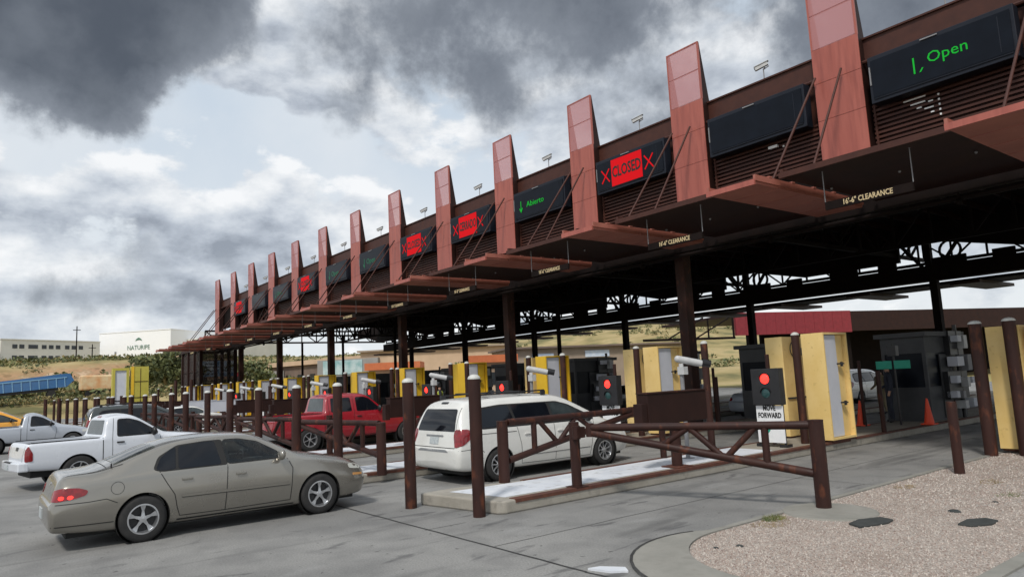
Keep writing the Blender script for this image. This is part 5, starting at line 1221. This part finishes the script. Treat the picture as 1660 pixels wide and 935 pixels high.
# ---- pickups
def pickup(label, loc, pm, L_=4.85, Wd=.88, H=1.66, belt=1.02, cab0=2.02, cab1=3.12, wf=4.0, wr=1.13, r=.37, ext=False, group=None, bump=None, rz=0.0, rim=None, detail=True, railz=None):
    rl = railz or belt + .03; k = Wd
    st = [(.0, .52, k * .80, .60, k * .88, .70, k * .88, .74, k * .84, .745), (.04, .50, k * .92, .66, k * .95, .86, k * .95, .90, k * .92, .905), (.07, .48, k * .95, .70, k * .985, rl - .06, k * .97, rl - .01, k * .94, rl),
          (.20, .44, k * .96, .72, k * .995, rl - .06, k * .975, rl, k * .94, rl + .005), (cab0 - .12, .40, k * .96, .70, k, rl - .05, k * .98, rl, k * .94, rl + .005), (cab0 - .05, .38, k * .96, .70, k, rl - .03, k * .98, rl + .02, k * .92, rl + .03), (cab0, .36, k * .96, .70, k, belt, k * .975, H - .20, k * .80, H - .14),
          (cab0 + .08, .36, k * .96, .70, k, belt, k * .975, H - .10, k * .76, H - .03), (cab0 + .35, .35, k * .96, .70, k, belt, k * .975, H - .08, k * .76, H), (cab1 - .25, .35, k * .96, .70, k, belt - .005, k * .975, H - .09, k * .76, H - .01), (cab1, .35, k * .96, .70, k, belt - .01, k * .975, H - .14, k * .76, H - .07),
          (cab1 + .55, .36, k * .96, .70, k, belt - .02, k * .97, belt + .08, k * .84, belt + .13), (cab1 + .70, .36, k * .96, .70, k, belt - .04, k * .965, belt + .0, k * .85, belt + .05), (L_ - .55, .38, k * .94, .68, k * .98, belt - .14, k * .93, belt - .07, k * .82, belt - .04), (L_ - .18, .40, k * .90, .64, k * .95, belt - .24, k * .88, belt - .17, k * .78, belt - .15),
          (L_ - .05, .42, k * .82, .60, k * .88, .76, k * .82, .80, k * .74, .81), (L_, .46, k * .70, .56, k * .76, .66, k * .74, .70, k * .66, .705)]
    bed = (-k * .84, k * .84, .13, cab0 - .14, .66, 1.5)
    W = (wr, wf); c = Car('pickup_truck', label, 'pickup truck', loc, rz, st, pm, group, half=k, wheels_y=W, arch_r=r + .075, boxes=(bed,))
    for wy in W:
        for sx in (1, -1): make_wheel(c, wy, sx, r=r, rim=r * .60, w_=.24, xo=k - .01, style=6, mrim=rim)
    b = MB(); b.box(bed[0] + .012, bed[1] - .012, bed[2] + .01, bed[3] - .01, .665, .68)
    for x in (bed[0] + .003, bed[1] - .02): b.box(x, x + .015, bed[2], bed[3], .66, rl - .06)
    b.build('bed_liner', m_liner, c.t)
    for x in (-k * .93, k * .87): b = MB(); b.box(x, x + k * .06, .16, cab0 - .16, rl + .002, rl + .022); b.build('bed_rail_cap', m_liner, c.t)
    zt = H - .17
    for sg in (1, -1):
        y0 = cab0 + .10; y1 = cab1 + .42
        if not ext:
            c.patch('window_surround', rnd([(y0 + .12, belt + .03), (y0 + .16, zt + .03), (cab1 - .22, zt + .03), (cab1 + .02, zt - .05), (y1 + .04, belt + .10), (y1 + .02, belt + .03)], .07), 'x', sg, .003, m_seam)
            c.patch('door_window', rnd([(y0 + .15, belt + .05), (y0 + .19, zt + .01), (cab1 - .24, zt + .01), (cab1 - .02, zt - .06), (y1 - .02, belt + .10), (y1 - .04, belt + .05)], .06), 'x', sg, .007, m_glass)
            c.line('door_seam', [(y0 + .08, zt + .05), (y0 + .02, belt), (y0 + .02, .42), (y1 + .02, .40), (y1 + .10, .8), (y1 + .06, belt + .02)], .011, 'x', sg); c.handle(y0 + .20, belt - .10, sg, m_black, .17)
        else:
            ym = cab0 + .95
            c.patch('rear_cab_window', rnd([(y0 + .05, belt + .06), (y0 + .08, zt), (ym - .06, zt), (ym - .04, belt + .06)], .05), 'x', sg, .007, m_glass)
            c.patch('door_window', rnd([(ym + .14, belt + .05), (ym + .14, zt), (cab1 - .20, zt), (cab1, zt - .06), (y1 - .02, belt + .10), (y1 - .04, belt + .05)], .05), 'x', sg, .007, m_glass)
            c.line('door_seam', [(ym + .04, zt + .05), (ym + .04, .42), (y1 + .02, .40), (y1 + .08, .8), (y1 + .04, belt + .02)], .011, 'x', sg); c.handle(ym + .22, belt - .12, sg, m_black, .17); c.line('door_seam', [(y0 - .02, zt), (y0 - .02, .45)], .011, 'x', sg)
        c.mirror(y1 - .10, belt + .06, sg, m_black, (1, .6, 1.0))
        c.line('cab_gap', [(cab0 - .09, rl), (cab0 - .09, .45)], .020, 'x', sg, .002)
        c.patch('tail_lamp', rnd([(k * .70, .69), (k * .69, rl - .16), (k * .76, rl - .05), (k * .84, rl - .22), (k * .845, .70)], .03), 'd', sg, .012, m_red, res=.04)
        c.patch('headlamp', rnd([(L_ - .34, .70), (L_ - .36, .80), (L_ - .18, .80), (L_ - .12, .70)], .02), 'x', sg, .008, m_lamp)
    c.line('tailgate_seam', [(-k * .78, rl), (-k * .78, .66), (k * .78, .66), (k * .78, rl)], .014, 'y', 1)
    c.patch('tailgate_handle', rnd([(-.11, rl - .18), (.11, rl - .18), (.11, rl - .10), (-.11, rl - .10)], .02), 'y', 1, .010, m_black)
    c.patch('rear_window', rnd([(-k * .62, H - .16), (k * .62, H - .16), (k * .70, belt + .10), (-k * .70, belt + .10)], .05), 'y', 1, .006, m_glass2)
    c.patch('cab_brake_lamp', rnd([(-.13, H - .10), (.13, H - .10), (.13, H - .065), (-.13, H - .065)], .01), 'y', 1, .010, m_red)
    c.patch('windscreen', rnd([(-k * .66, cab1 + .02), (k * .66, cab1 + .02), (k * .80, cab1 + .50), (-k * .80, cab1 + .50)], .05), 'z', 1, .005, m_glass)
    bm_ = bump or pm
    b = MB(); b.prism([(-k * .98, .02), (-k * .96, -.10), (-k * .3, -.15), (k * .3, -.15), (k * .96, -.10), (k * .98, .02), (k * .98, .12), (-k * .98, .12)], .47, .68); b.build('rear_bumper', bm_, c.t, bevel=.03)
    b = MB(); b.box(-.16, .16, -.165, -.152, .50, .62); b.build('number_plate', m_plate, c.t)
    b = MB(); b.box(-.30, .30, -.158, -.10, .66, .686); b.build('step_pad', m_black, c.t)
    b = MB(); b.box(-k * .7, k * .7, .2, L_ - .3, .30, .46); b.build('chassis', m_seam, c.t)
    return c
m_steelrim = M('steel_rim', (.30, .31, .32), (.38, .39, .40), scale=4, rough=.4, metal=.6)
pickup('white regular cab pickup with tinted windows behind the pewter sedan', (-20.9, .95, 0), m_twhite, L_=4.75, Wd=.90, H=1.68, belt=1.07, cab0=1.74, cab1=2.50, wr=1.15, wf=3.90, rz=radians(8))
pickup('red extended cab pickup in the lane behind the second island bollards', (-23.9, 7.85, 0), m_redp, L_=5.6, Wd=.98, H=1.87, belt=1.17, cab0=1.80, cab1=3.40, wr=1.20, wf=4.85, r=.39, ext=True, bump=m_bumper)
pickup('small silver pickup at the far left behind the white pickup', (-36.8, -.20, 0), m_silver, L_=4.55, Wd=.86, H=1.62, belt=1.02, cab0=2.10, cab1=2.74, wr=1.1, wf=3.85, r=.34)
minivan('orange taxi like van partly hidden behind the small silver pickup', (-47.5, -1.6, 0), m_orange, rack=False, cat='van', nm='van')
minivan('dark green sport utility vehicle between the far islands behind the white pickup', (-39.6, 4.4, 0), m_dgreen, rack=True, cat='car', nm='utility_vehicle')
sedan('white car in a far lane, only its bonnet showing past the bollards', (-44.2, 7.6, 0), m_vwhite, lit=False)
minivan('white vehicle deep under the canopy right of the yellow monitor', (-18.9, 35.0, 0), m_vwhite, rack=False, cat='van', nm='van')
sedan('grey sedan under the canopy in the lane beyond the white minivan', (-17.6, 25.5, 0), m_silver, lit=False)
sedan('dark sedan under the canopy left of the white camera', (-28.5, 27.0, 0), m_dgreen, lit=False)

# ================================================================== PEOPLE (small, far): officers in dark uniform
m_skin = M('skin_tone', (.42, .24, .16), rough=.6); m_uni = M('dark_uniform_cloth', (.018, .022, .035), (.03, .035, .05), scale=8, rough=.9); m_vest = M('reflective_vest', (.45, .55, .04), (.55, .62, .08), scale=8, rough=.7, c3=(.7, .7, .7), s3=4); m_hair = M('hair_dark', (.012, .010, .009), rough=.8); m_khaki = M('khaki_cloth', (.26, .21, .13), (.30, .25, .16), scale=8, rough=.9)
def person(label, loc, rz, mb=m_uni, vest=None, arm=0.35):
    t = thing('person', label, 'person', loc, rz, 'officers standing under the canopy')
    V = [(0, 0, .98), (0, .01, 1.18), (0, 0, 1.42), (0, .01, 1.54), (0, .02, 1.66), (.10, 0, .90), (.11, .03, .50), (.11, -.01, .09), (.12, .14, .04), (-.10, 0, .90), (-.11, .03, .50), (-.12, -.02, .09), (-.13, .13, .04),
         (.19, 0, 1.42), (.25, -.02, 1.14), (.24, .10 + arm * .3, .95 + arm * .2), (.22, .16 + arm * .4, .90 + arm * .25), (-.19, 0, 1.42), (-.25, -.02, 1.14), (-.25, .06, .90), (-.25, .09, .80)]
    E_ = [(0, 1), (1, 2), (2, 3), (3, 4), (0, 5), (5, 6), (6, 7), (7, 8), (0, 9), (9, 10), (10, 11), (11, 12), (2, 13), (13, 14), (14, 15), (15, 16), (2, 17), (17, 18), (18, 19), (19, 20)]
    Rr = [.15, .14, .16, .06, .095, .10, .068, .048, .045, .10, .068, .048, .045, .075, .052, .038, .042, .075, .052, .038, .042]
    me = bpy.data.meshes.new('body'); me.from_pydata(V, E_, []); o = bpy.data.objects.new('body', me); COL.objects.link(o)
    sk = o.modifiers.new('sk', 'SKIN'); sk.use_smooth_shade = True
    for i, v in enumerate(me.skin_vertices[0].data): v.radius = (Rr[i], Rr[i] * (.75 if i in (0, 1, 2) else 1)); v.use_root = (i == 0)
    ssf = o.modifiers.new('ss', 'SUBSURF'); ssf.levels = 2; ssf.render_levels = 2
    m2 = evalmesh(o, 'body'); bpy.data.objects.remove(o); m2.materials.clear(); m2.materials.append(mb); m2.materials.append(m_skin); m2.materials.append(m_black)
    for p in m2.polygons:
        p.use_smooth = True; z = p.center.z; x = abs(p.center.x)
        p.material_index = 1 if z > 1.53 or (x > .2 and z < .96 + (arm * .2 if p.center.x > 0 else 0)) else (2 if z < .12 else 0)
    o = bpy.data.objects.new('body', m2); COL.objects.link(o); o.parent = t
    b = MB(); b.sphere((0, -.005, 1.71), .108, 8, (.85, .98, 1.0)); b.box(-.07, .07, .07, .17, 1.715, 1.73); b.build('cap', m_hair, t, smooth=True)
    if vest: b = MB(); b.lathe((0, 0, 1.0), (0, 0, 1), [(.175, 0), (.165, .2), (.20, .38), (.12, .48)], 18); v = b.build('vest', vest, t, smooth=True); v.scale = (1.1, .78, 1)
person('officer in a yellow reflective vest standing beyond the red pickup', (-28.6, 17.6, .2), 2.6, vest=m_vest)
person('officer in dark uniform standing beside the booth near the green plates', (-10.25, 22.3, .2), 2.2)
person('officer in khaki shirt standing farther behind near the booth wall', (-13.4, 28.5, 0), 2.9, mb=m_khaki)

# ================================================================== BACKGROUND BUILDINGS
m_wall_w = M('warehouse_white_wall', (.86, .87, .88), (.90, .90, .90), scale=.2, rough=.7); m_wall_b = M('office_beige_wall', (.66, .64, .58), (.72, .70, .64), scale=.3, rough=.8); m_win = M('dark_window', (.02, .025, .03), rough=.15)
m_logo = M('logo_green', (.10, .20, .14), rough=.7)
def wframe(az0, r0, az1, r1):     # local frame along the facade from left (az0) to right (az1)
    p0 = Vector((*pol(az0, r0), 0)); p1 = Vector((*pol(az1, r1), 0)); d = (p1 - p0); return p0, math.atan2(d.y, d.x), d.length
p0, rz_, Lw = wframe(7.2, 262, 11.72, 246)
zb_ = 2.06 + 250 * tan(radians(2.50)); zt0 = 2.06 + 262 * tan(radians(4.47)); zt1 = 2.06 + 246 * tan(radians(4.82))
t = thing('warehouse', 'large white warehouse hall with green logo on the hilltop at left', 'warehouse', (p0.x, p0.y, zb_), rz_)
b = MB(); H1 = (zt0 + zt1) / 2 - zb_; b.box(0, Lw, 0, 40, -3, H1); b.build('wall', m_wall_w, t)
b = MB(); b.box(-.1, Lw + .1, -.15, 40, H1, H1 + .25); b.build('roof', m_wall_w, t)
text_mesh('logo_lettering', 'NATURIPE', 2.0, m_logo, t, (Lw * .56, -.12, H1 * .47), fit=Lw * .31)
b = MB(); b.add([(Lw * .56 + x, -.1, H1 * .72 + z) for x, z in ((-1.3, -.3), (-.8, .4), (0, .8), (.8, .4), (1.3, -.3), (.4, .0), (-.4, .0))], [(0, 1, 2, 3, 4, 5, 6)]); b.build('logo_leaf', m_logo, t)
b = MB(); b.box(Lw * .225, Lw * .25, -.1, .0, H1 * .30, H1 * .38); b.build('wall_lamp', m_grey, t)
b = MB(); b.box(Lw, Lw + 14, 8, 40, -3, H1 * .72); b.build('rear_wing', m_wall_b, t)
p0, rz_, Lo = wframe(1.6, 235, 7.25, 250); ztl = 2.06 + 235 * tan(radians(3.98)); ztr = 2.06 + 250 * tan(radians(4.44)); zb_ = 2.06 + 240 * tan(radians(2.55))
t = thing('office_block', 'beige two storey office wing with rows of dark windows left of the white hall', 'building', (p0.x, p0.y, zb_), rz_)
b = MB(); H2 = ztl - zb_ + .8; b.box(0, Lo, 0, 30, -3, H2); b.build('wall', m_wall_b, t)
b = MB(); b.box(-.2, Lo + .1, -.2, 30, H2, H2 + .25); b.build('parapet', m_wall_b, t)
wx = [.105, .17, .255, .30, .385, .455, .525, .62, .69, .765]
for i, f in enumerate(wx):
    for z in (H2 * .64, H2 * .17):
        if z < 1 and i < 2: continue
        b = MB(); b.box(Lo * f, Lo * f + 1.3, -.06, .05, z, z + H2 * .17); b.build('window', m_win, t)
t = thing('loading_dock', 'white building end with dark loading bays at the far left edge', 'building', (*pol(-2.5, 228), zb_), radians(95)); b = MB(); b.box(-2, 14.5, 0, 20, -3, H2 * .96); b.build('wall', m_wall_w, t)
b = MB(); b.box(-1, 13.2, -.2, .1, 0, H2 * .25); b.build('dock_opening', m_win, t); b = MB(); b.box(-1, 13.5, -.2, .1, H2 * .52, H2 * .70); b.build('shade_band', m_grey, t)
def at(px, py, X): pass
# trailer row on the bank
def blue_trailer():
    t = thing('dump_trailer', 'long blue open trailer parked along the foot of the bank at left', 'trailer', (-112, -3.0, 1.6), radians(90)); t.rotation_euler = (0, -.075, radians(90)); m_b = paint('trailer_blue', (.03, .13, .32), rough=.4); L_ = 14.6
    b = MB(); b.add([(0, -1.2, 1.25), (L_ - 1.1, -1.2, 1.25), (L_ - .2, -1.2, 2.0), (L_ - .6, -1.2, 2.95), (L_ - 1.6, -1.2, 3.0), (0, -1.2, 2.5)] + [(0, 1.2, 1.25), (L_ - 1.1, 1.2, 1.25), (L_ - .2, 1.2, 2.0), (L_ - .6, 1.2, 2.95), (L_ - 1.6, 1.2, 3.0), (0, 1.2, 2.5)],
                    [(0, 1, 2, 3, 4, 5), (11, 10, 9, 8, 7, 6)] + [(i, 6 + i, 6 + (i + 1) % 6, (i + 1) % 6) for i in range(6)]); b.build('body', m_b, t)
    b = MB()
    for i in range(15): b.box(i * .95, i * .95 + .08, -1.27, -1.2, 1.25, 2.55)
    b.box(0, L_ - 1.0, -1.28, -1.2, 2.45, 2.55); b.build('ribs', M('trailer_light_blue', (.22, .42, .62), rough=.5), t)
    b = MB(); b.box(0, L_ - 2, -.9, .9, .9, 1.25); b.build('chassis', m_black, t)
    for y in (1.5, 2.7, 11.8): b = MB(); b.tube((y, -1.15, .5), (y, 1.15, .5), .5, 16); b.build('wheel', m_rubber, t)
blue_trailer()
t = thing('cream_trailer', 'cream and orange box trailer right of the blue trailer', 'trailer', (-116, 12.4, 2.4), radians(90)); b = MB(); b.box(0, 4.6, -1.1, 1.1, .9, 3.0); b.build('body', M('cream_orange', (.70, .56, .34), (.62, .30, .12), scale=.8, rough=.6), t, bevel=.2); b = MB()
b.box(.6, 4.0, -.8, .8, .5, .9); b.tube((1, -1, .45), (1, 1, .45), .45, 12); b.tube((3.6, -1, .45), (3.6, 1, .45), .45, 12); b.build('chassis', m_black, t)
rr = random.Random(77); b = MB()
for i in range(260):
    x = -104 + rr.uniform(-1.5, 1.5); y = rr.uniform(-14, 34); s_ = rr.uniform(.25, .6)
    clump(b, (x, y, 2.0 + s_ * .5), s_ * 1.6, s_ * 1.8, s_ * .8, 26, .13, rr, [m_leafs[3], m_leafs[0], m_leafs[3], m_leafs[1]])
o = rawbuild(b, 'roadside_brush'); o['kind'] = 'stuff'; o['label'] = 'dry brush and weeds in a line in front of the blue trailer'; o['category'] = 'brush'
# utility poles
def upole(az, r, ztop, lab):
    x, y = pol(az, r); z = hz(az, r); t = thing('utility_pole', lab, 'pole', (x, y, z), group='utility poles on the hill'); b = MB(); b.tube((0, 0, -1), (0, 0, ztop - z), .15, 8, .11); b.build('pole', m_black_steel, t); b = MB(); b.box(-.08, .08, -.8, .8, ztop - z - 1.0, ztop - z - .85); b.build('crossarm', m_black_steel, t)
upole(5.85, 200, 2.06 + 200 * tan(radians(5.05)), 'tallest utility pole in front of the beige office wing'); upole(6.80, 205, 2.06 + 205 * tan(radians(3.8)), 'shorter utility pole where office wing meets white hall')
# roadside bushes and trees
bush(9.6, 128, 6, 3.2, 'round green bush left of the big bush below the warehouse', 21); bush(11.6, 124, 10, 6.8, 'large green bush below the warehouse beside the mesh tower', 22, n=1500); bush(12.8, 132, 8, 5.5, 'green bush directly left of the mesh tower', 23, n=900)
bush(10.6, 150, 9, 5, 'green bush higher on the bank behind the large bush', 24, n=800); bush(17.5, 140, 9, 5, 'green bush seen just right of the mesh tower', 28, n=800)
def box_building(name, label, p0_, p1_, h, m_, depth=8, cat='building', roofm=None, roof_h=.4, wins=0, z0=0, signs=()):
    d = Vector((p1_[0] - p0_[0], p1_[1] - p0_[1])); L_ = d.length; t = thing(name, label, cat, (p0_[0], p0_[1], z0), math.atan2(d.y, d.x)); b = MB(); b.box(0, L_, 0, depth, -2, h); b.build('wall', m_, t)
    if roofm: b = MB(); b.box(-.5, L_ + .5, -.8, depth + .5, h, h + roof_h); b.build('roof', roofm, t)
    for i in range(wins): b = MB(); x = L_ * (i + .5) / wins; b.box(x - .9, x + .9, -.08, .05, h * .35, h * .72); b.build('window', m_win, t)
    for (f0, f1, z0_, z1_, mm_) in signs: b = MB(); b.box(L_ * f0, L_ * f1, -.15, -.02, z0_, z1_); b.build('sign_board', mm_, t)
    return t
m_peach = M('peach_stucco', (.50, .36, .24), (.58, .42, .29), scale=.4, rough=.85, bump=.1); m_tan = M('tan_block_wall', (.30, .235, .18), (.35, .28, .22), scale=.6, rough=.9, bump=.2); m_tile = M('orange_tile', (.60, .17, .06), (.52, .14, .05), scale=2, rough=.7)
m_brownb = M('brown_building', (.15, .11, .09), (.20, .15, .12), scale=.5, rough=.8); m_bluesign = M('blue_white_sign', (.45, .55, .70), (.62, .68, .76), scale=2, rough=.5); m_greyw = M('grey_block', (.24, .23, .22), (.30, .29, .28), scale=.5, rough=.85); m_teal = M('teal_banner', (.16, .34, .36), (.50, .60, .62), scale=.5, rough=.6)
box_building('peach_building', 'pale peach stucco building seen under the canopy between the columns', (-122, 58), (-104, 80), 8.3, m_peach, roofm=m_tan, roof_h=.3)
box_building('block_wall', 'long tan block wall building with two small blue signs under the canopy', (-76, 58), (-66.4, 82), 6.0, m_tan, depth=10, roofm=m_brownb, roof_h=.25, signs=((.12, .24, 4.4, 5.3, m_bluesign), (.42, .56, 4.6, 5.5, m_bluesign), (.9, .97, 4.6, 5.4, m_bluesign)))
box_building('brown_shop', 'low brown shop building with pale orange roof edge beyond the red pickup', (-168, 57), (-133, 66), 7.4, m_brownb, roofm=m_peach, roof_h=1.0, wins=8)
box_building('banner_building', 'grey building with pale teal banner seen under the canopy', (-128, 52), (-119, 60), 7.2, m_greyw, signs=((.1, .75, 4.4, 7.0, m_teal),))
box_building('tiled_kiosk', 'small kiosk with orange tiled roof seen left of the peach building', (-92, 45.0), (-88, 50.5), 4.2, m_peach, depth=5, roofm=m_tile, roof_h=1.0, wins=1)
box_building('tiled_kiosk', 'small kiosk with orange tiled roof seen in front of the peach wall at centre', (-72, 49), (-69.5, 53.5), 4.2, m_peach, depth=4, roofm=m_tile, roof_h=.9, wins=1)
box_building('grey_wall', 'long grey barrier wall seen through the left columns', (-168, 42), (-160, 57), 6.4, m_greyw, depth=2, z0=0)
t = thing('box_truck', 'blue and white painted box truck parked beyond the mesh tower', 'truck', (-140, 33.5, hz(13.5, 144)), radians(84)); b = MB(); b.box(0, 6.5, -1.2, 1.2, 1.0, 3.9); b.build('box', M('blue_white_livery', (.70, .74, .78), (.06, .22, .42), scale=.5, rough=.5), t); b = MB(); b.box(6.7, 8.4, -1.1, 1.1, .7, 2.8); b.build('cab', m_maroon, t, bevel=.2)
for y in (1.3, 7.4): b = MB(); b.tube((y, -1.1, .48), (y, 1.1, .48), .48, 14); b.build('wheel', m_rubber, t)
bush(33.8, 118, 6, 5.5, 'round green tree in front of the peach building', 31, n=700, name='tree', cat='tree', z0=0); bush(35.6, 118, 5, 4.6, 'green tree just right of the round one before the peach wall', 32, n=600, name='tree', cat='tree', z0=0); bush(28.5, 105, 7, 4.5, 'green shrub row behind the officer in the vest', 33, n=700, z0=0); bush(21.5, 120, 8, 4.0, 'dry greenish bush seen between the left columns', 34, n=700, z0=0)

for o in bpy.data.objects:
    if 'label' in o and len(o['label'].split()) > 16: print('LONG', o.name, len(o['label'].split()), o['label'])
